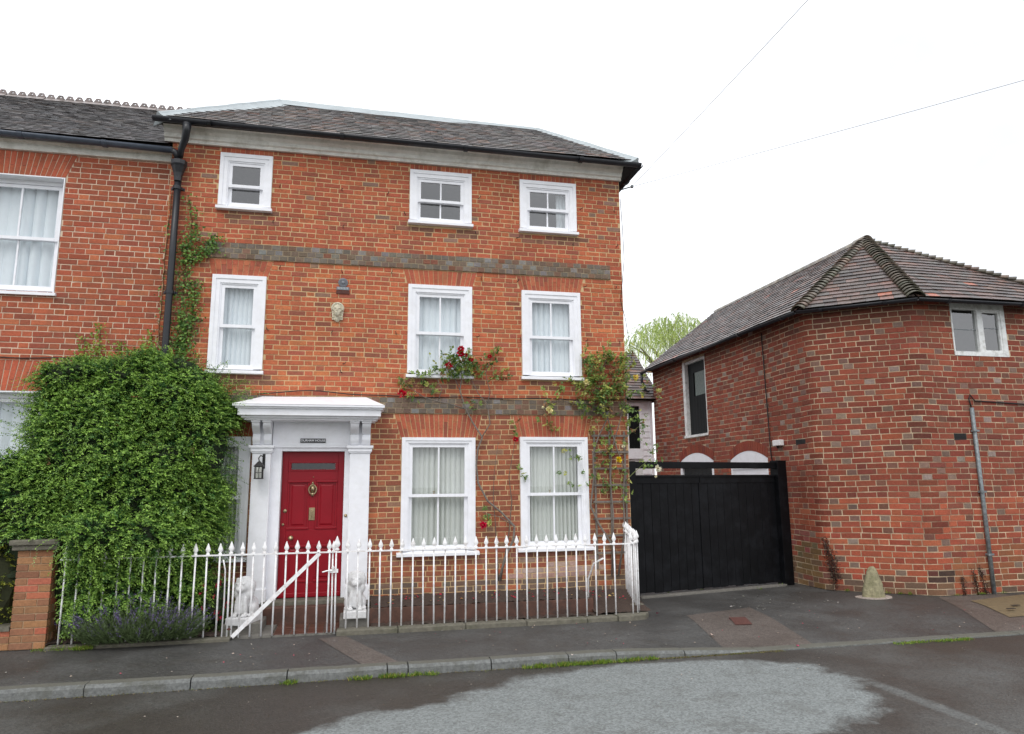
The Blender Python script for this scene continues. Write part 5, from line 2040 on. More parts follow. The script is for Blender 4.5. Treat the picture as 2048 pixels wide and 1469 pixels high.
fmk = thing('fire_mark', (-0.277, 0.0, 4.62), 'small grey metal sun badge above the stone face', 'badge')
k = MB()
k.lathe([(0.068, 0.0), (0.070, -.010), (0.060, -.012), (0.0, -.013)], (-0.277, 0.0, 4.765), 20, axis='y')
for i in range(20):
    a = 2 * math.pi * i / 20
    d = np.array([math.cos(a), 0, math.sin(a)])
    c0 = np.array([-0.277, -0.015, 4.765])
    k.obox(c0 + d * 0.047, d, np.cross(d, (0, 1, 0)), (0, 1, 0), 0.016, 0.0035, 0.004)
k.lathe([(0.028, -.012), (0.025, -.022), (0.012, -.027), (0, -.028)], (-0.277, 0.0, 4.765), 14, axis='y')
k.build('sun_disc', M['leadmark'], fmk)
k = MB()
k.box(-0.368, -0.187, -0.012, 0.002, 4.652, 4.700)
pl_ = k.build('plate', M['leadmark'], fmk)
k = MB()
for i, x in enumerate(np.linspace(-0.345, -0.21, 7)):
    k.box(x - .005, x + .005, -0.017, -0.011, 4.660, 4.692)
    if i % 2:
        k.box(x - .005, x + .012, -0.0165, -0.0115, 4.686, 4.692)
k.build('raised_strokes', M['lead'], pl_)
k = MB()
k.obox((-0.277, 0.0, 4.618), (1, 0, 0), (0, 1, 0), (0, 0, 1), 0.095, 0.014, 0.022)
k.build('ledge', M['rust'], fmk)

# lantern beside the door
ln = thing('wall_lantern', (-1.29, -0.30, 1.90), 'small black wall lantern on the left door pilaster', 'lantern')
lx, ly, lz = -1.29, -0.285, 1.905
k = MB()
for sx in (-1, 1):
    for sy in (-1, 1):
        k.obox((lx + sx * .046, ly + sy * .046, lz + .085), (1, 0, 0), (0, 1, 0), (0, 0, 1), .006, .006, .078)
k.box(lx - .056, lx + .056, ly - .056, ly + .056, lz, lz + .012)
k.box(lx - .056, lx + .056, ly - .056, ly + .056, lz + .158, lz + .168)
for sx, sy in ((1, 0), (-1, 0), (0, 1), (0, -1)):
    px, py = lx + sx * .046, ly + sy * .046
    k.obox((px, py, lz + .085), (1, 0, 0), (0, 1, 0), (0, 0, 1), .003, .003, .075)
    k.obox((px, py, lz + .085), (0 if sx else 1, 0 if sy else 1, 0), (1 if sx else 0, 1 if sy else 0, 0), (0, 0, 1), .044, .003, .003)
k.build('cage', M['cable'], ln)
k = MB()
V = [(lx + a * .068, ly + b * .068, lz + .166) for a, b in ((-1, -1), (1, -1), (1, 1), (-1, 1))] + [(lx + a * .014, ly + b * .014, lz + .235) for a, b in ((-1, -1), (1, -1), (1, 1), (-1, 1))]
k.add(V, [(0, 1, 5, 4), (1, 2, 6, 5), (2, 3, 7, 6), (3, 0, 4, 7), (4, 5, 6, 7), (3, 2, 1, 0)])
k.build('hood', M['cable'], ln)
k = MB()
k.tube([(lx, ly, lz + .23), (lx - .012, ly, lz + .275), (lx + .01, ly + .02, lz + .315), (lx + .035, ly + .07, lz + .30), (lx + .04, -0.15, lz + .26)], 0.008, 6)
k.box(lx + .022, lx + .058, -0.162, -0.149, lz + .14, lz + .34)
k.build('bracket', M['cable'], ln)
k = MB()
k.box(lx - .042, lx + .042, ly - .042, ly + .042, lz + .014, lz + .156)
k.build('glass', M['lamp_glass'], ln)
k = MB()
k.lathe([(0.012, 0), (0.012, .05), (0.022, .06), (0.022, .09), (0.008, .12), (0, .122)], (lx, ly, lz + .015), 8)
k.build('bulb', M['plastic_white'], ln, True)

# ------------------------------------------------------------------ rainwater pipe between the two houses
dp = thing('downpipe', (-2.61, -0.11, 0.0), 'dark cast iron downpipe with a hopper head between the two brick houses', 'pipe')
k = MB()
k.tube([(-2.605, -0.11, 6.16), (-2.608, -0.11, 5.0), (-2.612, -0.11, 3.6), (-2.615, -0.11, 0.1)], 0.047, 12)
k.build('pipe', M['black_gutter'], dp, True)
k = MB()
k.lathe([(0.052, 6.10), (0.056, 6.16), (0.066, 6.22), (0.095, 6.31), (0.11, 6.34), (0.11, 6.40), (0.10, 6.405)], (-2.605, -0.12, 0), 10)
k.build('hopper', M['black_gutter'], dp)
k = MB()
k.tube([(-2.49, EY0 - .045, EZ - .06), (-2.49, EY0 - .045, EZ - .17), (-2.52, -0.24, EZ - .27), (-2.58, -0.16, EZ - .38), (-2.60, -0.13, EZ - .50)], [0.062, 0.055, 0.05, 0.045, 0.045], 12)
k.build('swan_neck', M['black_gutter'], dp, True)
k = MB()
k.tube([(-2.74, LEY - .03, LEZ - .06), (-2.66, LEY - .03, LEZ - .10), (-2.62, -0.12, LEZ - .20)], 0.045, 10)
k.build('gutter_outlet', M['black_gutter'], dp, True)
for z in (5.98, 4.45, 2.9):
    k = MB()
    k.tube([(-2.61, -0.11, z), (-2.61, -0.11, z + .05)], 0.056, 12)
    k.box(-2.70, -2.52, -0.06, -0.045, z + .005, z + .045)
    k.box(-2.68, -2.54, -0.10, -0.05, z + .008, z + .042)
    k.build('pipe_collar', M['black_gutter'], dp)

# ------------------------------------------------------------------ wires
ins = thing('wire_bracket', (4.44, 0.45, 6.8), 'small insulator bracket under the right hand eaves', 'bracket')
IP = np.array([4.53, 0.45, 6.885])
k = MB()
k.tube([(4.12, 0.45, 6.80), (4.30, 0.45, 6.80), IP], 0.010, 6)
k.build('arm', M['cable'], ins, True)
k = MB()
k.lathe([(0.008, -.03), (0.025, -.02), (0.028, 0.0), (0.018, .012), (0.024, .02), (0.01, .03)], IP, 10)
k.build('insulator', M['galv'], ins, True)
for q, sag_, lb in ((np.array([6.04, -3.0, 8.56]), 0.05, 'thin overhead wire rising steeply from the house eaves'), (np.array([10.49, -3.0, 7.98]), 0.10, 'thin overhead wire running to the right from the house eaves')):
    e = IP + (q - IP) * 2.2
    k = MB()
    k.tube([IP + (e - IP) * t + np.array([0, 0, -sag_ * 4 * t * (1 - t)]) for t in np.linspace(0, 1, 24)], 0.0050 if sag_ < .08 else 0.0038, 4)
    tag(k.build('overhead_wire', M['wire_far'], None, True), lb, 'wire', 'overhead wires')
k = MB()
k.tube([(4.13, 0.02, 6.45), (4.145, 0.0, 5.9), (4.15, -.01, 5.4), (4.10, -.02, 5.0), (4.06, -.02, 4.7), (4.135, -.01, 4.4), (4.20, .02, 4.0), (4.24, .05, 3.75)], 0.005, 4)
tag(k.build('hanging_wire', M['cable'], None, True), 'slack black wire down the right hand corner of the house', 'wire')
k = MB()
pts_ = []
for x in np.linspace(-1.4, 4.06, 40):
    pts_.append((x, -0.03 - .004 * math.sin(x * 9), 3.085 + 0.008 * math.sin(x * 5.1) + (0.06 * math.exp(-((x + .6) / .5) ** 2))))
k.tube(pts_, 0.008, 5)
tag(k.build('wall_cable', M['cable'], None, True), 'black cable clipped along the band above the ground floor windows', 'cable')
k = MB()
k.tube([(x, LY - .025, 3.53 + 0.01 * math.sin(x * 6)) for x in np.linspace(-6.5, -2.8, 24)], 0.009, 5)
tag(k.build('wall_cable', M['cable'], None, True), 'black cable along the left hand house above its lower window', 'cable')

# ------------------------------------------------------------------ covers and guard stone on the footway
cv = tag(poly_sheet('inspection_cover', [(4.83, -1.66), (5.06, -1.68), (5.18, -1.29), (4.95, -1.27)], 0.012, M['rust']), 'small rusty inspection cover in the pale strip of pavement', 'cover')
cv2 = tag(poly_sheet('inspection_cover', [(8.72, -2.02), (9.9, -1.95), (10.4, -0.72), (9.12, -1.0)], 0.011, M['ochre']), 'large ochre inspection cover on the pavement beside the barn', 'cover')
k = MB()
for a, b in ((9.30, -1.55), (9.0, -1.75)):
    k.box(a, a + .13, b, b + .04, 0.010, 0.016)
k.build('lifting_slot', M['cable'], cv2)

gs = thing('guard_stone', (8.0, -0.33, 0.0), 'weathered tapering guard stone set in concrete by the barn corner', 'stone')
from mathutils import noise as mnoise
V, F = [], []
prof = [(0.175, -0.03), (0.178, 0.03), (0.172, 0.08), (0.162, 0.13), (0.150, 0.18), (0.136, 0.23), (0.120, 0.28), (0.102, 0.33), (0.084, 0.375), (0.068, 0.41), (0.050, 0.44), (0.026, 0.458)]
n = 22
for r, z in prof:
    for k in range(n):
        t = 2 * math.pi * k / n
        q = Vector((math.cos(t) * 1.6, math.sin(t) * 1.6, z * 7))
        rr_ = r * (1 + 0.13 * mnoise.noise(q) + 0.08 * mnoise.noise(q * 2.7)) * (0.86 if k in (13, 14) and z < 0.36 else 1.0)
        V.append((8.02 + 0.09 * z + rr_ * math.cos(t), -0.28 + 0.08 * z + rr_ * 0.8 * math.sin(t), z + 0.012 * mnoise.noise(q * 1.7)))
for a in range(len(prof) - 1):
    for k in range(n):
        F.append((a * n + k, a * n + (k + 1) % n, (a + 1) * n + (k + 1) % n, (a + 1) * n + k))
F.append(tuple((len(prof) - 1) * n + k for k in range(n)))
mesh_obj('stone', V, F, pmat('lichened_stone', lin(140, 134, 106), 0.95, var=0.35, scale=22, bump=1.0, bscale=35, dirt=lin(92, 94, 62), dirt_scale=7, dirt_amt=0.7), gs, True)
V = [(8.02 + 0.29 * (1 + .08 * math.sin(3 * t)) * math.cos(t), -0.30 + 0.22 * (1 + .1 * math.sin(2 * t + 1)) * math.sin(t), 0.006) for t in np.linspace(0, 2 * math.pi, 28, endpoint=False)]
k = MB()
k.add(V + [(v[0], v[1], -.03) for v in V], [tuple(range(28))] + [(i, (i + 1) % 28, 28 + (i + 1) % 28, 28 + i) for i in range(28)])
k.build('concrete_collar', pmat('pale_concrete', lin(168, 156, 146), 0.9, var=0.35, scale=40, bump=0.5, bscale=120), gs)


# ------------------------------------------------------------------ foliage
def leaf_mesh(name, pos, dr, nr, ln_, wd, col, mat, parent, fold=0.25, kind='stuff', curl=0.0):
    pos, dr, nr, col = (np.asarray(a, float) for a in (pos, dr, nr, col))
    N = len(pos)
    ln_ = np.broadcast_to(np.asarray(ln_, float), (N,))[:, None]
    wd = np.broadcast_to(np.asarray(wd, float), (N,))[:, None]
    dr = dr / np.maximum(np.linalg.norm(dr, axis=1, keepdims=True), 1e-9)
    sd = np.cross(dr, nr)
    sd /= np.maximum(np.linalg.norm(sd, axis=1, keepdims=True), 1e-9)
    up = np.cross(sd, dr)
    V = np.stack([pos, pos + dr * ln_ * .45 + sd * wd * .5 + up * wd * fold, pos + dr * ln_ - up * ln_ * curl, pos + dr * ln_ * .45 - sd * wd * .5 + up * wd * fold], 1).reshape(-1, 3)
    i = np.arange(N)[:, None] * 4
    F = np.concatenate([i + np.array([[0, 1, 2]]), i + np.array([[0, 2, 3]])], 0)
    C = np.repeat(col, 4, axis=0)
    me = bpy.data.meshes.new(name)
    me.vertices.add(len(V))
    me.vertices.foreach_set('co', V.astype(np.float32).ravel())
    me.loops.add(F.size)
    me.loops.foreach_set('vertex_index', F.astype(np.int32).ravel())
    me.polygons.add(len(F))
    me.polygons.foreach_set('loop_start', np.arange(0, F.size, 3, dtype=np.int32))
    me.update(calc_edges=True)
    a = me.attributes.new('Col', 'FLOAT_COLOR', 'POINT')
    c4 = np.ones((len(V), 4), np.float32)
    c4[:, :3] = C
    a.data.foreach_set('color', c4.ravel())
    me.materials.append(mat)
    o = bpy.data.objects.new(name, me)
    link(o, parent)
    if kind:
        o['kind'] = kind
    return o


def rand_dirs(n):
    v = RNG.normal(size=(n, 3))
    return v / np.linalg.norm(v, axis=1, keepdims=True)


def spray_leaves(base, direc, length, nleaf, lsize, tipcol, basecol, droop=0.4, colvar=0.25, wr=0.5):
    """many twigs at once: base (n,3), direc (n,3); leaves in two ranks along each arching twig"""
    n = len(base)
    t = (np.arange(nleaf) + 0.5) / nleaf
    L = np.broadcast_to(np.asarray(length, float), (n,))
    p = base[:, None, :] + direc[:, None, :] * (L[:, None] * t)[:, :, None]
    p[:, :, 2] -= droop * (L[:, None] * t ** 2)
    tang = direc[:, None, :] * np.ones((1, nleaf, 1))
    tang[:, :, 2] -= 2 * droop * t
    rnd = RNG.normal(size=(n, nleaf, 3))
    side = np.cross(tang, np.broadcast_to(np.array([0, 0, 1.0]), tang.shape)) + 0.15
    side /= np.maximum(np.linalg.norm(side, axis=2, keepdims=True), 1e-6)
    sg = np.where(np.arange(nleaf) % 2 == 0, 1.0, -1.0)[None, :, None]
    d = tang * 0.55 + side * sg * 0.8 + rnd * 0.35
    nn = np.array([0, -0.35, 0.9]) + RNG.normal(size=(n, nleaf, 3)) * 0.45
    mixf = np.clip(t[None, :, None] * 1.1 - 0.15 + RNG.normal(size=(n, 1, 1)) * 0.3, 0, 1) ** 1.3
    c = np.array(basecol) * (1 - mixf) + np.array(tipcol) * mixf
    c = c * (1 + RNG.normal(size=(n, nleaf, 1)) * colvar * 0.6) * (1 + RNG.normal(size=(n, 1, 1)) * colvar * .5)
    c = np.clip(c, 0.004, 1)
    ls = lsize * RNG.uniform(0.7, 1.25, size=(n, nleaf))
    return p.reshape(-1, 3), d.reshape(-1, 3), nn.reshape(-1, 3), ls.ravel(), (ls * wr).ravel(), c.reshape(-1, 3)


def bush(root, lobes, nspray, length, nleaf, lsize, tipcol, basecol, core_col, inner=0.9, yclip=None, droop=0.4, lift=0.35, core=0.82, wr=0.5, out=0.9, clump=0.4, allow=None):
    cs = np.array([l[0] for l in lobes], float)
    rs = np.array([l[1] for l in lobes], float)
    area = np.array([(r[0] * r[1] + r[1] * r[2] + r[0] * r[2]) for r in rs])
    pick_ = RNG.choice(len(lobes), size=nspray * 3, p=area / area.sum())
    d = rand_dirs(nspray * 3)
    p = cs[pick_] + d * rs[pick_] * RNG.uniform(0.82, 1.0, size=(len(d), 1))
    n = d / rs[pick_]
    n /= np.linalg.norm(n, axis=1, keepdims=True)
    keep = np.ones(len(p), bool)
    for i in range(len(lobes)):
        q = ((p - cs[i]) / rs[i])
        inside = (q ** 2).sum(1) < inner ** 2 * 0.8
        keep &= ~(inside & (pick_ != i))
    if yclip is not None:
        keep &= p[:, 1] < yclip
    keep &= p[:, 2] > 0.03
    if allow is not None:
        keep &= allow(p)
    p, n = p[keep][:nspray], n[keep][:nspray]
    nc = max(12, len(p) // 45)
    cc_ = p[RNG.choice(len(p), nc, replace=False)]
    near = np.array([np.argmin(((cc_ - q) ** 2).sum(1)) for q in p])
    offs = RNG.uniform(-0.09, 0.07, nc)[near]
    p = p + n * (offs * clump)[:, None]
    thin = RNG.uniform(0, 1, len(p)) < (0.45 + 0.55 * RNG.uniform(0, 1, nc)[near] ** 0.5)
    p, n, near = p[thin], n[thin], near[thin]
    direc = n * out + np.array([0, 0, lift]) + RNG.normal(size=p.shape) * 0.45
    direc /= np.linalg.norm(direc, axis=1, keepdims=True)
    L = length * RNG.uniform(0.5, 1.35, size=len(p))
    a = spray_leaves(p - direc * L[:, None] * 0.3, direc, L, nleaf, lsize, tipcol, basecol, droop, wr=wr)
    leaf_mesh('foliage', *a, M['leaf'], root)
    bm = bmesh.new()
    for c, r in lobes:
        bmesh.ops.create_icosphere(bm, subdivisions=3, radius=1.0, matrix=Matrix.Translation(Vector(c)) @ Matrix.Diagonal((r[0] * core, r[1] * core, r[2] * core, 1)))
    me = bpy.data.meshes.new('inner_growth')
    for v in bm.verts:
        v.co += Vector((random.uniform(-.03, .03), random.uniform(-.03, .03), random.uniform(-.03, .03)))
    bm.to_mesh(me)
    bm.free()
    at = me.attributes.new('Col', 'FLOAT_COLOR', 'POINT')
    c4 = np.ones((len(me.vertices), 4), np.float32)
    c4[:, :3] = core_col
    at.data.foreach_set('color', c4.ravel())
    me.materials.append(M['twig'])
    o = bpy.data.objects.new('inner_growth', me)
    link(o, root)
    return p


shrub = thing('large_shrub', (-2.9, -0.4, 0.0), 'huge dense green shrub covering the wall left of the porch', 'shrub')
SL = [((-2.75, -0.38, 1.5), (1.10, 0.52, 1.35)), ((-2.35, -0.30, 2.35), (0.80, 0.42, 1.0)), ((-3.25, -0.34, 2.0), (0.85, 0.48, 1.15)), ((-2.75, -0.22, 2.95), (0.85, 0.30, 0.62)),
      ((-3.75, -0.36, 1.3), (0.75, 0.45, 1.05)), ((-2.26, -0.40, 1.5), (0.50, 0.42, 1.15)), ((-3.3, -0.50, 0.8), (0.65, 0.38, 0.75)), ((-2.5, -0.52, 0.75), (0.75, 0.34, 0.7)),
      ((-2.10, -0.20, 2.62), (0.46, 0.22, 0.36)), ((-4.4, -0.30, 1.1), (0.65, 0.40, 0.75)), ((-3.62, -0.2, 2.75), (0.42, 0.25, 0.6)), ((-2.05, -0.42, 0.7), (0.30, 0.28, 0.5)), ((-2.45, -0.2, 3.25), (0.5, 0.22, 0.35))]
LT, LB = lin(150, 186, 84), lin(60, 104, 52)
for _ in range(46):
    c_, r_ = random.choice(SL[:11])
    d_ = rand_dirs(1)[0]
    d_[1] = -abs(d_[1])
    q_ = np.array(c_) + d_ * np.array(r_) * 0.92
    if q_[2] > 0.3 and q_[1] > -0.95 and q_[0] < -2.15:
        w_ = random.uniform(.16, .32)
        SL.append((tuple(q_), (w_ * 1.25, w_ * .62, w_ * .72)))
SL += [((-3.0, -0.92, 1.24), (0.44, 0.26, 0.24)), ((-2.5, -0.90, 1.26), (0.34, 0.22, 0.22)), ((-3.02, -0.78, 0.75), (0.28, 0.22, 0.5)), ((-2.8, -0.80, 0.6), (0.4, 0.2, 0.4))]
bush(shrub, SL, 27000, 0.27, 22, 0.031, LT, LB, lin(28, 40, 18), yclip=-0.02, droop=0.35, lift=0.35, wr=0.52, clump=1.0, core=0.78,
     allow=lambda p: ~((p[:, 0] < -3.28) & (p[:, 1] < -0.45) & (p[:, 2] < 1.25)) & ~((p[:, 0] > -1.76 + 0.12 * np.sin(p[:, 2] * 5)) & (p[:, 2] < 2.62)) & ~(p[:, 0] + 1.3 * np.maximum(p[:, 2] - 2.9, 0) > -1.62))
# loose long shoots
n = 420
bx_ = RNG.uniform(-4.1, -1.7, n)
top = np.interp(bx_, [-4.3, -3.9, -3.4, -2.5, -1.9, -1.6], [2.0, 3.0, 3.35, 3.45, 3.15, 2.85])
base = np.stack([bx_, RNG.uniform(-0.35, -0.05, n), top - RNG.uniform(0, 0.3, n)], 1)
dv = np.stack([RNG.normal(0, 0.7, n) + (bx_ + 2.7) * .5, RNG.normal(-0.2, 0.3, n), RNG.uniform(0.3, 1.2, n)], 1)
dv /= np.linalg.norm(dv, axis=1, keepdims=True)
leaf_mesh('loose_shoots', *spray_leaves(base, dv, RNG.uniform(0.3, 0.65, n), 30, 0.028, LT, LB, 0.3), M['leaf'], shrub)
n = 160
bz_ = RNG.uniform(0.7, 2.9, n)
base = np.stack([RNG.uniform(-1.82, -1.66, n), RNG.uniform(-0.6, -0.15, n), bz_], 1)
dv = np.stack([RNG.uniform(0.3, 1.0, n), RNG.normal(-0.2, 0.3, n), RNG.normal(0.15, 0.5, n)], 1)
dv /= np.linalg.norm(dv, axis=1, keepdims=True)
leaf_mesh('loose_shoots', *spray_leaves(base, dv, RNG.uniform(0.12, 0.30, n), 20, 0.026, LT, LB, 0.35), M['leaf'], shrub)
n = 75
base = np.stack([RNG.uniform(-3.9, -1.9, n), np.full(n, -0.82), RNG.uniform(1.0, 2.9, n)], 1)
base[:, 1] = -0.72 + 0.16 * np.abs(base[:, 2] - 1.2)
dv = np.stack([RNG.normal(0, 0.5, n), RNG.uniform(-0.6, -0.2, n), RNG.uniform(-0.2, 0.9, n)], 1)
dv /= np.linalg.norm(dv, axis=1, keepdims=True)
leaf_mesh('loose_shoots', *spray_leaves(base, dv, RNG.uniform(0.3, 0.6, n), 30, 0.026, lin(150, 184, 120), lin(110, 150, 88), 0.7), M['leaf'], shrub)
n = 60
base = np.stack([RNG.uniform(-3.9, -1.9, n), RNG.uniform(-0.8, -0.5, n), RNG.uniform(0.6, 3.0, n)], 1)
dv = rand_dirs(n)
leaf_mesh('dead_leaves', *spray_leaves(base, dv, RNG.uniform(0.1, 0.22, n), 16, 0.028, lin(134, 92, 58), lin(92, 66, 44), 0.3), M['leaf'], shrub)
tk = MB()
for i in range(9):
    x = -2.6 + random.uniform(-.35, .35)
    tk.tube([(x, -0.3, 0.0), (x + random.uniform(-.2, .2), -0.3, 0.7), (x + random.uniform(-.6, .6), -0.3, 1.6)], [0.04, 0.03, 0.012], 6, lin(84, 70, 56))
tk.build('stem', M['twig'], shrub, True, attr=True)

# hedge left of the pier
hedge = thing('hedge', (-4.3, -0.7, 0.0), 'yellow green hedge behind the low wall left of the pier', 'hedge')
bush(hedge, [((-4.25, -0.62, 0.55), (0.5, 0.28, 0.65)), ((-4.9, -0.6, 0.5), (0.6, 0.28, 0.6)), ((-5.8, -0.6, 0.5), (0.7, 0.28, 0.6))], 1500, 0.16, 12, 0.03, lin(168, 168, 60), lin(96, 112, 40), lin(44, 48, 24), lift=0.2)

# ivy climbing along the pipe
ivy = thing('ivy', (-2.5, 0.0, 0.0), 'ivy climbing the wall beside the downpipe', 'ivy')
stems = [[(-2.50, 3.3), (-2.47, 4.0), (-2.46, 4.6), (-2.44, 5.1), (-2.40, 5.5), (-2.47, 5.95)], [(-2.44, 4.95), (-2.30, 5.06), (-2.16, 5.17), (-2.08, 5.36)], [(-2.46, 3.3), (-2.34, 3.9), (-2.30, 4.35), (-2.30, 4.7)],
         [(-2.72, 3.2), (-2.73, 4.2), (-2.72, 5.2), (-2.70, 6.1)], [(-2.52, 5.1), (-2.36, 5.3), (-2.33, 5.45)], [(-2.5, 3.2), (-2.42, 3.7), (-2.40, 4.2)]]
sm_ = MB()
P_, D_l, C_l, S_l = [], [], [], []
for si, st in enumerate(stems):
    pts_ = []
    for a, b in zip(st[:-1], st[1:]):
        for t in np.linspace(0, 1, 8, endpoint=False):
            pts_.append((a[0] + (b[0] - a[0]) * t + random.uniform(-.012, .012), -0.012, a[1] + (b[1] - a[1]) * t))
    sm_.tube(pts_, 0.006, 5, lin(104, 80, 60))
    dens = {0: 16, 1: 14, 2: 20, 3: 4, 4: 11, 5: 22}[si]
    for p in pts_:
        fade = 1.0 if p[2] < 5.2 or si == 1 else 0.55
        for _ in range(int(dens * fade)):
            w = 0.07 if si != 3 else 0.03
            P_.append((p[0] + random.gauss(0, w), -0.02 - random.random() * 0.06, p[2] + random.gauss(0, .04)))
            D_l.append((random.gauss(0, .6), -0.4, random.gauss(-.3, .6)))
            C_l.append(jit(pick([(3, lin(92, 128, 56)), (3, lin(124, 158, 72)), (2, lin(70, 104, 48)), (0.5 if si != 3 else 8, lin(128, 100, 62))]), .2))
            S_l.append(random.uniform(.028, .05))
sm_.build('stem', M['twig'], ivy, True, attr=True)
S_l = np.array(S_l)
leaf_mesh('foliage', P_, D_l, np.array([0, -1.0, 0.3]) + RNG.normal(size=(len(P_), 3)) * .35, S_l, S_l * .85, C_l, M['leaf'], ivy, fold=0.1)
ivy2 = thing('ivy', (-3.4, 0.05, 3.2), 'ivy shoots growing up the left hand house above the shrub', 'ivy')
P_, D_l, C_l, S_l = [], [], [], []
sm_ = MB()
for x, z0, z1, w in ((-3.50, 3.2, 4.02, .045), (-3.68, 3.2, 3.85, .05), (-3.22, 3.3, 3.8, .04), (-3.02, 3.3, 3.62, .04), (-2.85, 3.3, 3.95, .05), (-3.86, 3.1, 3.55, .05)):
    sm_.tube([(x, LY - .012, z0 - .3), (x + .02, LY - .012, (z0 + z1) / 2), (x, LY - .012, z1)], 0.004, 4, lin(104, 84, 60))
    for _ in range(int((z1 - z0) * 190)):
        P_.append((x + random.gauss(0, w), LY - 0.02 - random.random() * .05, random.uniform(z0, z1)))
        D_l.append((random.gauss(0, .6), -.4, random.gauss(-.2, .6)))
        C_l.append(jit(pick([(3, lin(140, 164, 70)), (2, lin(104, 134, 54))]), .2))
        S_l.append(random.uniform(.025, .045))
sm_.build('stem', M['twig'], ivy2, True, attr=True)
S_l = np.array(S_l)
leaf_mesh('foliage', P_, D_l, np.array([0, -1.0, 0.3]) + RNG.normal(size=(len(P_), 3)) * .35, S_l, S_l * .85, C_l, M['leaf'], ivy2, fold=0.1)

# lavender spilling through the railing
lav = thing('lavender_bush', (-2.4, -1.0, 0.0), 'purple flowering lavender bush spilling through the railing', 'shrub')
n = 2600
ang = RNG.uniform(0, 2 * math.pi, n)
rad = np.sqrt(RNG.uniform(0, 1, n))
base = np.stack([-2.42 + 0.54 * rad * np.cos(ang), -1.02 + 0.18 * rad * np.sin(ang), np.full(n, 0.02)], 1)
dv = np.stack([rad * np.cos(ang) * 0.85 + RNG.normal(0, .22, n), rad * np.sin(ang) * 0.5 - .10 + RNG.normal(0, .2, n), np.full(n, 0.85)], 1)
dv /= np.linalg.norm(dv, axis=1, keepdims=True)
L = RNG.uniform(0.22, 0.50, n) * (1.05 - .35 * rad)
tt = RNG.uniform(0.25, 1, (n, 9))
pp = base[:, None] + dv[:, None] * (L[:, None] * tt)[:, :, None]
dd = dv[:, None] + RNG.normal(0, .35, (n, 9, 3))
cc = np.array(lin(98, 116, 76)) * (1 + RNG.normal(0, .25, (n, 9, 1)))
leaf_mesh('foliage', pp.reshape(-1, 3), dd.reshape(-1, 3), rand_dirs(n * 9), 0.055, 0.007, np.clip(cc, .01, 1).reshape(-1, 3), M['leaf'], lav)
m = 300
idx = RNG.choice(n, m, replace=False)
tip = base[idx] + dv[idx] * L[idx][:, None] * 1.18
k = 16
pp = tip[:, None] + dv[idx][:, None] * (np.linspace(-.05, .045, k))[None, :, None] + RNG.normal(0, .006, (m, k, 3))
dd = dv[idx][:, None] * .7 + RNG.normal(0, .6, (m, k, 3))
cc = np.array(lin(114, 100, 142)) * (1 + RNG.normal(0, .22, (m, k, 1)))
leaf_mesh('flower_spikes', pp.reshape(-1, 3), dd.reshape(-1, 3), rand_dirs(m * k), 0.016, 0.010, np.clip(cc, .01, 1).reshape(-1, 3), M['petal'], lav)

# fuchsia with small red flowers by the left lion
fu = thing('fuchsia_bush', (-1.62, -0.6, 0.05), 'small leafy bush with hanging pink red flowers beside the left lion', 'shrub')
bush(fu, [((-1.66, -0.62, 0.38), (0.16, 0.16, 0.34))], 220, 0.16, 10, 0.032, lin(120, 144, 64), lin(70, 98, 44), lin(40, 50, 30))
for i in range(16):
    c = np.array([-1.66 + random.uniform(-.16, .16), -0.76 - random.random() * .08, 0.22 + random.random() * .5])
    P = c + RNG.normal(0, .012, (7, 3))
    leaf_mesh('flower', P, np.array([0, 0, -1.0]) + RNG.normal(0, .4, (7, 3)), rand_dirs(7), 0.03, 0.014, np.array([jit(lin(196, 40, 78), .2) for _ in range(7)]), M['petal'], fu, kind=None)


# climbing roses
def rose_flower(c, col, r, parent, label=None):
    n = 34
    d = rand_dirs(n)
    d[:, 1] = -np.abs(d[:, 1]) * .8
    P = np.array(c) + d * r * .25
    nn = RNG.normal(0, 1, (n, 3))
    cols = np.array([jit(col, .18) for _ in range(n)])
    return leaf_mesh('flower', P, d, nn, r * RNG.uniform(.6, 1.05, n), r * RNG.uniform(.6, .95, n), cols, M['petal'], parent, fold=0.3, kind=None)


def pinnate(P, parent, pal, size=0.052, n_per=16, spread=0.07):
    a, b, c, d, s = [], [], [], [], []
    for p in P:
        for _ in range(n_per):
            q = np.array(p) + RNG.normal(0, spread, 3) * np.array([1, .55, 1])
            q[1] = min(q[1], -0.03)
            ax = unit(RNG.normal(0, 1, 3) + np.array([0, -.4, -.1]))
            sd = unit(np.cross(ax, RNG.normal(0, 1, 3)))
            col = jit(pick(pal), .18)
            for t, sg in ((0.02, 1), (0.02, -1), (0.045, 1), (0.045, -1), (0.06, 0)):
                a.append(q + ax * t)
                b.append(ax * (.5 if sg else 1) + sd * sg)
                c.append(np.array([0, -.6, .7]) + RNG.normal(0, .35, 3))
                d.append(col)
                s.append(size * random.uniform(.7, 1.15))
    s = np.array(s)
    return leaf_mesh('foliage', a, b, c, s, s * .68, d, M['leaf'], parent, fold=.12)


def unp(x, y, Y):
    """wall plane position of a spot measured on the photograph, to set out the stems"""
    r = RIGHT * (x - 1024) / 1400 - UP * (y - 734.5) / 1400 + _fw
    t = (Y - CAM[1]) / r[1]
    return CAM + r * t


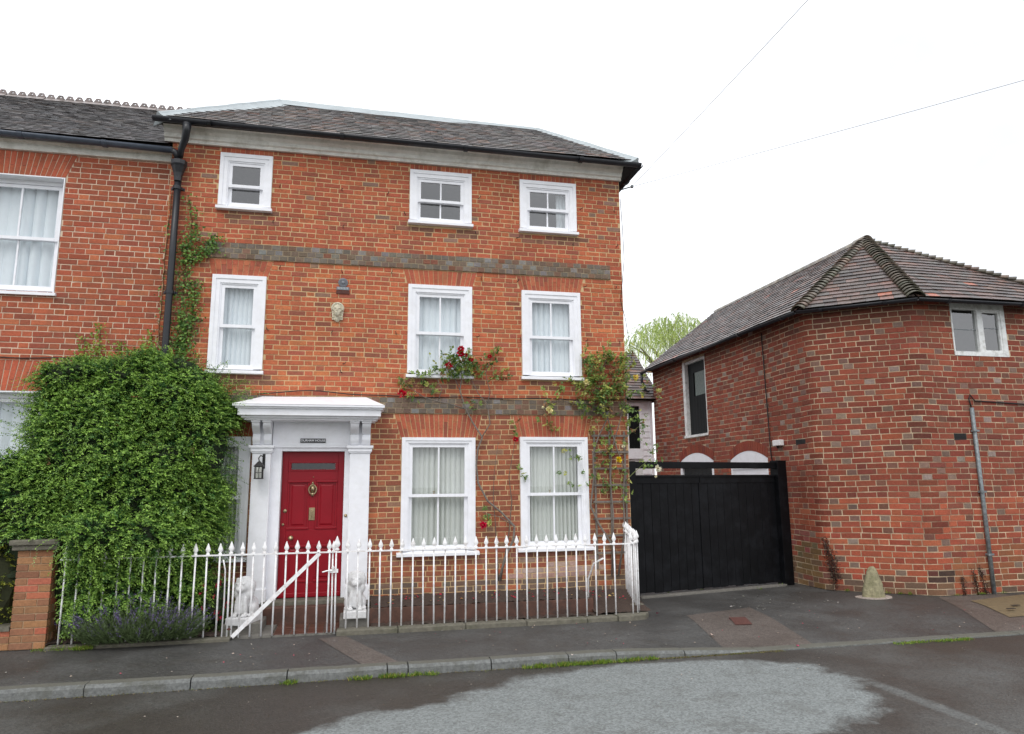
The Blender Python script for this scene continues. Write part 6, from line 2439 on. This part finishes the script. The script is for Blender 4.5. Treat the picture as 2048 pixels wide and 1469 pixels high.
z5 = lambda a, b, Y=-0.07: unp(760 + a / 3.793, 520 + b / 3.793, Y)
z7 = lambda a, b, Y=-0.07: unp(740 + a / 3.06, 800 + b / 3.06, Y)
rr1 = thing('climbing_rose', (2.35, -0.1, 0.25), 'climbing rose with red flowers between the ground floor windows', 'rose')
BK = lin(120, 112, 104)
st = MB()
sA = [z7(790, 1110), z7(825, 970), z7(878, 855), z7(884, 775), z7(805, 690), z7(720, 620), z7(662, 510), z7(650, 400), z7(660, 300), z7(685, 235), z5(775, 1345), z5(700, 1230), z5(645, 1120), z5(605, 990), z5(622, 890, -.09), z5(610, 800, -.10)]
st.tube(sA, [.020, .019, .018, .017, .016, .015, .014, .014, .013, .013, .012, .012, .011, .010, .008, .005], 6, BK)
st.tube([z5(770, 1350), z5(835, 1245), z5(815, 1095), z5(745, 1015), z5(690, 900)], [.009, .008, .008, .006, .004], 5, BK)
st.tube([z5(815, 1095), z5(835, 1000), z5(800, 860), z5(840, 760), z5(875, 690)], [.007, .006, .005, .004, .003], 5, BK)
st.tube([z5(640, 1130), z5(520, 1090), z5(440, 1075), z5(330, 1040), z5(240, 980), z5(190, 940)], [.009, .008, .007, .006, .004, .003], 5, BK)
st.tube([z5(440, 1075), z5(470, 980), z5(430, 900), z5(350, 880)], [.006, .005, .004, .003], 5, BK)
st.tube([z5(605, 990), z5(560, 880), z5(520, 820), z5(400, 840), z5(300, 880)], [.007, .006, .005, .004, .003], 5, BK)
st.tube([z7(800, 1110), z7(850, 820), z7(868, 620), z7(850, 470), z7(880, 300), z7(888, 250)], [.012, .009, .008, .006, .004, .003], 5, lin(104, 92, 82))
st.tube([z7(785, 1110), z7(770, 800), z7(755, 600), z7(760, 440), z7(785, 260)], [.010, .007, .006, .004, .003], 5, lin(104, 92, 82))
st.tube([z7(884, 775), z7(800, 720), z7(735, 700), z7(690, 690)], [.006, .005, .004, .003], 5, BK)
st.build('stem', M['twig'], rr1, True, attr=True)
RP = [(3, lin(100, 128, 64)), (3, lin(128, 150, 74)), (2, lin(156, 164, 80)), (1, lin(150, 112, 74)), (2, lin(84, 112, 62))]
pinnate([z5(620, 760, -.12), z5(560, 740, -.12), z5(650, 800, -.12), z5(600, 840, -.12), z5(690, 800, -.11), z5(540, 830, -.12), z5(640, 715, -.13), z5(520, 770, -.12), z5(580, 790, -.15), z5(670, 850, -.1), z5(480, 840, -.1)], rr1, RP, n_per=15, spread=.055)
pinnate([z5(770, 820), z5(850, 700), z5(730, 850), z5(440, 830), z5(350, 870), z5(290, 880), z5(180, 920), z5(255, 1020), z5(190, 960), z5(500, 870), z5(700, 1100), z5(860, 880), z5(940, 890), z5(405, 1000), z5(330, 920), z5(800, 790), z5(880, 690)], rr1, RP, n_per=7, spread=.05)
pinnate([z7(700, 710), z7(730, 730), z7(690, 690), z7(920, 450), z7(935, 490), z7(880, 215), z7(1015 - 140, 150)], rr1, RP, n_per=3, spread=.03)
for a, b, r in ((615, 675, .05), (610, 712, .058), (650, 722, .036), (525, 800, .062), (690, 755, .040), (830, 733, .036), (165, 1013, .062), (1028, 1362, .042)):
    rose_flower(z5(a, b, -.17), lin(206, 20, 52), r, rr1)
rose_flower(z7(690, 765, -.13), lin(214, 24, 72), .055, rr1)

tr = thing('trellis', (3.78, -0.03, 0.7), 'weathered grey wooden trellis on the wall beside the yard gate', 'trellis')
for x in (3.545, 3.79, 4.035):
    k = MB()
    k.box(x - .014, x + .014, -0.03, -0.012, 0.55, 2.60)
    k.build('upright', M['trellis'], tr)
for z in np.linspace(0.78, 2.53, 8):
    k = MB()
    k.box(3.50, 4.09, -0.046, -0.029, z - .015, z + .015)
    k.build('crosspiece', M['trellis'], tr)

yr = thing('climbing_rose', (3.8, -0.1, 0.2), 'climbing rose with pale yellow flowers on the trellis', 'rose')
st = MB()
st.tube([z7(1500, 1080), z7(1490, 900), z7(1400, 760), z7(1350, 650), z7(1370, 480), z7(1365, 330), z7(1400, 220), z7(1460, 100), z5(1620, 1100), z5(1680, 900), z5(1730, 700)], [.020, .018, .016, .015, .013, .012, .011, .010, .008, .006, .004], 6, BK)
st.tube([z7(1520, 1080), z7(1560, 800), z7(1550, 600), z7(1560, 420), z7(1510, 300), z7(1460, 130), z5(1720, 1180), z5(1640, 1000), z5(1560, 950)], [.016, .014, .012, .011, .010, .009, .007, .005, .003], 6, BK)
st.tube([z7(1480, 1080), z7(1490, 700), z7(1470, 500), z7(1480, 300), z7(1530, 130), z5(1860, 1050), z5(1880, 850), z5(1930, 720)], [.012, .011, .010, .009, .007, .006, .005, .003], 6, BK)
st.tube([z5(1640, 1090), z5(1480, 1100), z5(1370, 1060), z5(1300, 1090)], [.006, .005, .004, .003], 5, BK)
st.tube([z7(1560, 500), z7(1620, 440), z7(1680, 390), z7(1730, 350, -.14)], [.007, .005, .004, .002], 5, lin(120, 130, 80))
st.tube([z7(1540, 260), z7(1600, 200), z7(1650, 160, -.14)], [.006, .004, .002], 5, lin(120, 130, 80))
st.tube([z5(1860, 1000), z5(1950, 1010, -.12), z5(2040, 960, -.16)], [.006, .004, .002], 5, lin(120, 130, 80))
st.build('stem', M['twig'], yr, True, attr=True)
YP = [(3, lin(104, 132, 64)), (3, lin(136, 156, 74)), (2.5, lin(168, 170, 88)), (1, lin(146, 108, 70)), (2, lin(86, 114, 60))]
spots = []
for _ in range(64):
    a, b = random.uniform(1560, 1900), random.uniform(720, 1160)
    spots.append(z5(a, b, -0.05 - random.random() * .16))
for a, b in ((1380, 950), (1470, 940), (1400, 980), (1540, 1000), (1330, 1070), (1290, 1100), (1270, 1050), (1480, 1060), (1720, 690), (1740, 700), (1500, 960), (1600, 870), (1700, 800), (1850, 780), (1880, 820), (1930, 700), (1640, 1080), (1550, 1110)):
    spots.append(z5(a, b, -.12))
for _ in range(34):
    spots.append(z7(random.uniform(1360, 1590), random.uniform(60, 640), -0.05 - random.random() * .1))
pinnate(spots[:-34], yr, YP, n_per=6, spread=.065)
pinnate(spots[-34:], yr, YP, n_per=2, spread=.05)
pinnate([z7(1640, 170, -.15), z7(1660, 140, -.15), z7(1600, 200, -.1), z7(1690, 380, -.15), z7(1720, 270, -.15), z7(1740, 350, -.16), z7(1210, 320), z7(1290, 330), z7(1215, 460), z7(1300, 490), z7(1480, 330), z7(1470, 410), z7(1560, 600), z7(1440, 500), z7(1420, 300), z7(1640, 130, -.16), z7(1090, 140), z7(1060, 140), z7(1120, 145), z5(1960, 1010, -.14), z5(2000, 960, -.15), z5(2030, 900, -.15), z5(2080, 1000, -.15)], yr, YP, n_per=4, spread=.05)
for a, b, r, c in ((1565, 930, .05, lin(236, 226, 168)), (1283, 1140, .055, lin(240, 230, 170)), (1940, 890, .05, lin(238, 214, 110)), (1235, 1120, .02, lin(240, 236, 200)), (1990, 1040, .02, lin(240, 220, 120))):
    rose_flower(z5(a, b, -.18), c, r, yr)
for a, b, r, c in ((1523, 365, .05, lin(240, 212, 40)), (1550, 285, .028, lin(244, 240, 214)), (1762, 420, .055, lin(244, 240, 220)), (1750, 470, .02, lin(240, 236, 200))):
    rose_flower(z7(a, b, -.16), c, r, yr)

# willow behind the barn
wl = thing('willow_tree', (13.4, 18.5, 0.0), 'pale green weeping willow rising behind the barn roof', 'tree')
k = MB()
k.tube([(13.4, 18.5, 0), (13.3, 18.5, 3.0), (13.6, 18.4, 5.5), (13.9, 18.3, 7.6)], [0.45, 0.36, 0.26, 0.12], 10, lin(96, 86, 70))
for i in range(12):
    a = random.uniform(0, 2 * math.pi)
    z0 = random.uniform(4.5, 7)
    r = random.uniform(1.2, 2.4)
    k.tube([(13.5, 18.4, z0), (13.5 + math.cos(a) * r * .6, 18.4 + math.sin(a) * r * .6, z0 + 1.3), (13.5 + math.cos(a) * r, 18.4 + math.sin(a) * r, z0 + 1.8)], [0.10, 0.06, 0.02], 6, lin(110, 104, 80))
k.build('trunk', M['twig'], wl, True, attr=True)
n = 800
tx = 13.7 + RNG.normal(0, 1.35, n)
ty = 18.4 + RNG.normal(0, 1.1, n)
tz = 9.35 - 0.42 * ((tx - 13.7) / 1.05) ** 2 * .55 - np.abs(RNG.normal(0, .75, n)) - .3 * ((ty - 18.4)) ** 2 * .3
base = np.stack([tx, ty, tz], 1)
dv = np.stack([RNG.normal(0, .28, n) + (tx - 13.6) * .08, RNG.normal(0, .28, n), np.full(n, .05)], 1)
a = spray_leaves(base, dv, RNG.uniform(0.6, 1.7, n), 30, 0.12, lin(196, 208, 128), lin(160, 182, 98), 0.9, wr=.16)
a = (a[0], a[1] * .5 + np.array([0, 0, -1.0]), a[2], a[3], a[4], a[5])
leaf_mesh('crown', *a, M['leaf'], wl)
tw = MB()
for i in range(14):
    x, y = 13.6 + random.gauss(0, 1.1), 18.4 + random.gauss(0, .8)
    z = 9.3 - .25 * (x - 13.7) ** 2
    tw.tube([(13.6, 18.4, 7.2), ((x + 13.6) / 2, (y + 18.4) / 2, z - .5), (x, y, z), (x + random.uniform(-.2, .2), y, z - .6)], [.02, .012, .008, .004], 4, lin(140, 134, 90))
tw.build('branch', M['twig'], wl, True, attr=True)


# ------------------------------------------------------------------ weeds, fallen petals, dead stems
def grass(name, spots, per, h, label, col):
    P, D, C, S_ = [], [], [], []
    for x, y, z, w, d in spots:
        for _ in range(per):
            P.append((x + random.uniform(-w, w), y + random.gauss(0, d), z))
            D.append((random.gauss(0, .5), random.gauss(-.2, .4), 1))
            C.append(jit(pick(col), .25))
            S_.append(h * random.uniform(.4, 1.3))
    o = leaf_mesh(name, P, D, RNG.normal(0, 1, (len(P), 3)), S_, 0.006, C, M['leaf'], None, curl=.15)
    return tag(o, label, 'grass', kind='stuff')


GY = KERB_Y - 0.115
GC = [(3, lin(124, 156, 56)), (2, lin(150, 176, 70)), (1, lin(176, 160, 90)), (2, lin(96, 128, 48))]
sp = []
for x0, x1, dens in ((1.66, 2.5, 26), (2.45, 3.05, 20), (0.02, 0.42, 12), (0.46, 0.66, 5), (-0.64, -0.55, 4), (0.72, .82, 2), (3.1, 3.25, 3)):
    for _ in range(dens):
        sp.append((random.uniform(x0, x1), GY + random.uniform(-.03, .025), ROAD_Z, 0.05, .018))
grass('weeds', sp, 34, 0.045, 'green weeds growing in the gutter along the kerb', GC)
sp = [(random.uniform(6.2, 7.4), GY - .02 + random.uniform(-.03, .02), ROAD_Z, .05, .02) for _ in range(30)]
grass('weeds', sp, 26, 0.03, 'bright green weeds along the dropped kerb on the right', GC)
sp = [(random.uniform(-3.5, -2.9), -1.08 + random.uniform(-.03, .03), 0.0, .06, .03) for _ in range(16)]
grass('weeds', sp, 30, 0.05, 'low green weeds at the foot of the pier', GC)
sp = [(random.uniform(7.95, 9.0), 0.0, 0.0, .03, .01) for _ in range(10)]
sp = [(x, 0.55 - (x - 7.8) * 0.83 - .05, z, w, d) for x, y, z, w, d in sp] + [(random.uniform(9.1, 12.0), -0.54, 0.0, .05, .012) for _ in range(14)] + [(random.uniform(5.0, 7.4), 0.80 + random.uniform(0, .5), 0.0, .04, .01) for _ in range(5)]
grass('weeds', sp, 14, 0.05, 'sparse weeds along the foot of the barn wall', GC)
# moss line in the gutter
P, D, C = [], [], []
for _ in range(2200):
    x = random.choice([random.uniform(-4.5, 4.6), random.uniform(3.2, 4.8)])
    P.append((x, GY + .02 + random.gauss(0, .02), ROAD_Z + .002))
    D.append((random.gauss(0, 1), random.gauss(0, 1), .5))
    C.append(jit(pick([(2, lin(110, 104, 60)), (2, lin(130, 116, 88)), (1, lin(104, 116, 56))]), .25))
tag(leaf_mesh('gutter_debris', P, D, RNG.normal(0, 1, (len(P), 3)), .016, .010, C, M['leaf'], None), 'moss and debris along the foot of the kerb', 'debris', kind='stuff')
P, C, S_ = [], [], []
for _ in range(90):
    x = random.uniform(0.3, 3.9)
    y = random.uniform(-.65, -.05)
    P.append((x, y, 0.27 + .03 * (y + .7) - max(0, x - 3) * .10))
    C.append(jit(pick([(5, lin(206, 40, 76)), (2, lin(220, 190, 120)), (1, lin(170, 140, 90))]), .15))
    S_.append(random.uniform(.03, .06))
for _ in range(190):
    x, y = random.uniform(-4.0, 8.5), random.uniform(-2.5, -1.1)
    P.append((x, y, foot_z(x, y) + .008))
    C.append(jit(pick([(1, lin(196, 176, 160)), (1, lin(150, 146, 138)), (.4, lin(206, 90, 110))]), .15))
    S_.append(random.uniform(.008, .030))
for _ in range(160):
    P.append((random.uniform(-4, 7), KERB_Y - .1 - abs(random.gauss(0, .9)), ROAD_Z + .004))
    C.append(jit(pick([(2, lin(150, 142, 130)), (1, lin(190, 180, 168)), (1, lin(110, 92, 70))]), .2))
    S_.append(random.uniform(.008, .024))
for x, y, c, s in ((4.30, -2.05, lin(224, 196, 180), .08), (5.05, -2.62, lin(232, 40, 120), .06), (4.12, -.8, lin(150, 50, 80), .07), (2.3, -2.75, lin(224, 210, 200), .05)):
    P.append((x, y, foot_z(x, y) + .015))
    C.append(c)
    S_.append(s)
for _ in range(40):
    P.append((random.uniform(5.4, 7.2), random.uniform(-.9, .4), .004))
    C.append(jit(lin(150, 148, 140), .2))
    S_.append(random.uniform(.02, .05))
D = RNG.normal(0, 1, (len(P), 3)) * np.array([1, 1, .1])
tag(leaf_mesh('fallen_petals', P, D, np.array([0, 0, 1.0]) + RNG.normal(0, .2, (len(P), 3)), S_, np.array(S_) * .7, C, M['petal'], None), 'fallen petals scattered over the flower bed and pavement', 'petals', kind='stuff')


def dead_climber(label, stems_, spread):
    t = thing('dead_climber', stems_[0][0], label, 'plant')
    k = MB()
    for s in stems_:
        k.tube(s, 0.006, 5, lin(70, 52, 44))
    k.build('stem', M['twig'], t, True, attr=True)
    P, D = [], []
    for s in stems_:
        s = np.array(s)
        for a, b in zip(s[:-1], s[1:]):
            for _ in range(int(np.linalg.norm(b - a) * 330)):
                P.append(a + (b - a) * random.random() + RNG.normal(0, spread, 3))
                D.append(RNG.normal(0, 1, 3))
    C = [jit(pick([(3, lin(66, 50, 44)), (2, lin(98, 74, 54)), (1, lin(84, 44, 48))]), .25) for _ in P]
    leaf_mesh('withered_leaves', P, D, RNG.normal(0, 1, (len(P), 3)), .03, .02, C, M['leaf'], t)


dead_climber('withered dark climber on the barn wall above the guard stone', [[(7.85, 0.40, 0.05), (7.83, 0.44, .3), (7.81, 0.47, .6), (7.78, 0.52, 0.88)], [(7.86, 0.39, .15), (7.85, 0.42, .5), (7.79, .5, .8)], [(7.9, .36, .2), (7.84, .42, .6)]], 0.035)
dead_climber('withered brown stems at the foot of the galvanised pipe', [[(9.75, -.53, .0), (9.72, -.53, .2), (9.70, -.53, .38)], [(9.9, -.53, 0), (9.86, -.53, .25), (9.82, -.53, .42)], [(9.5, -.53, 0), (9.47, -.53, .28)]], 0.022)
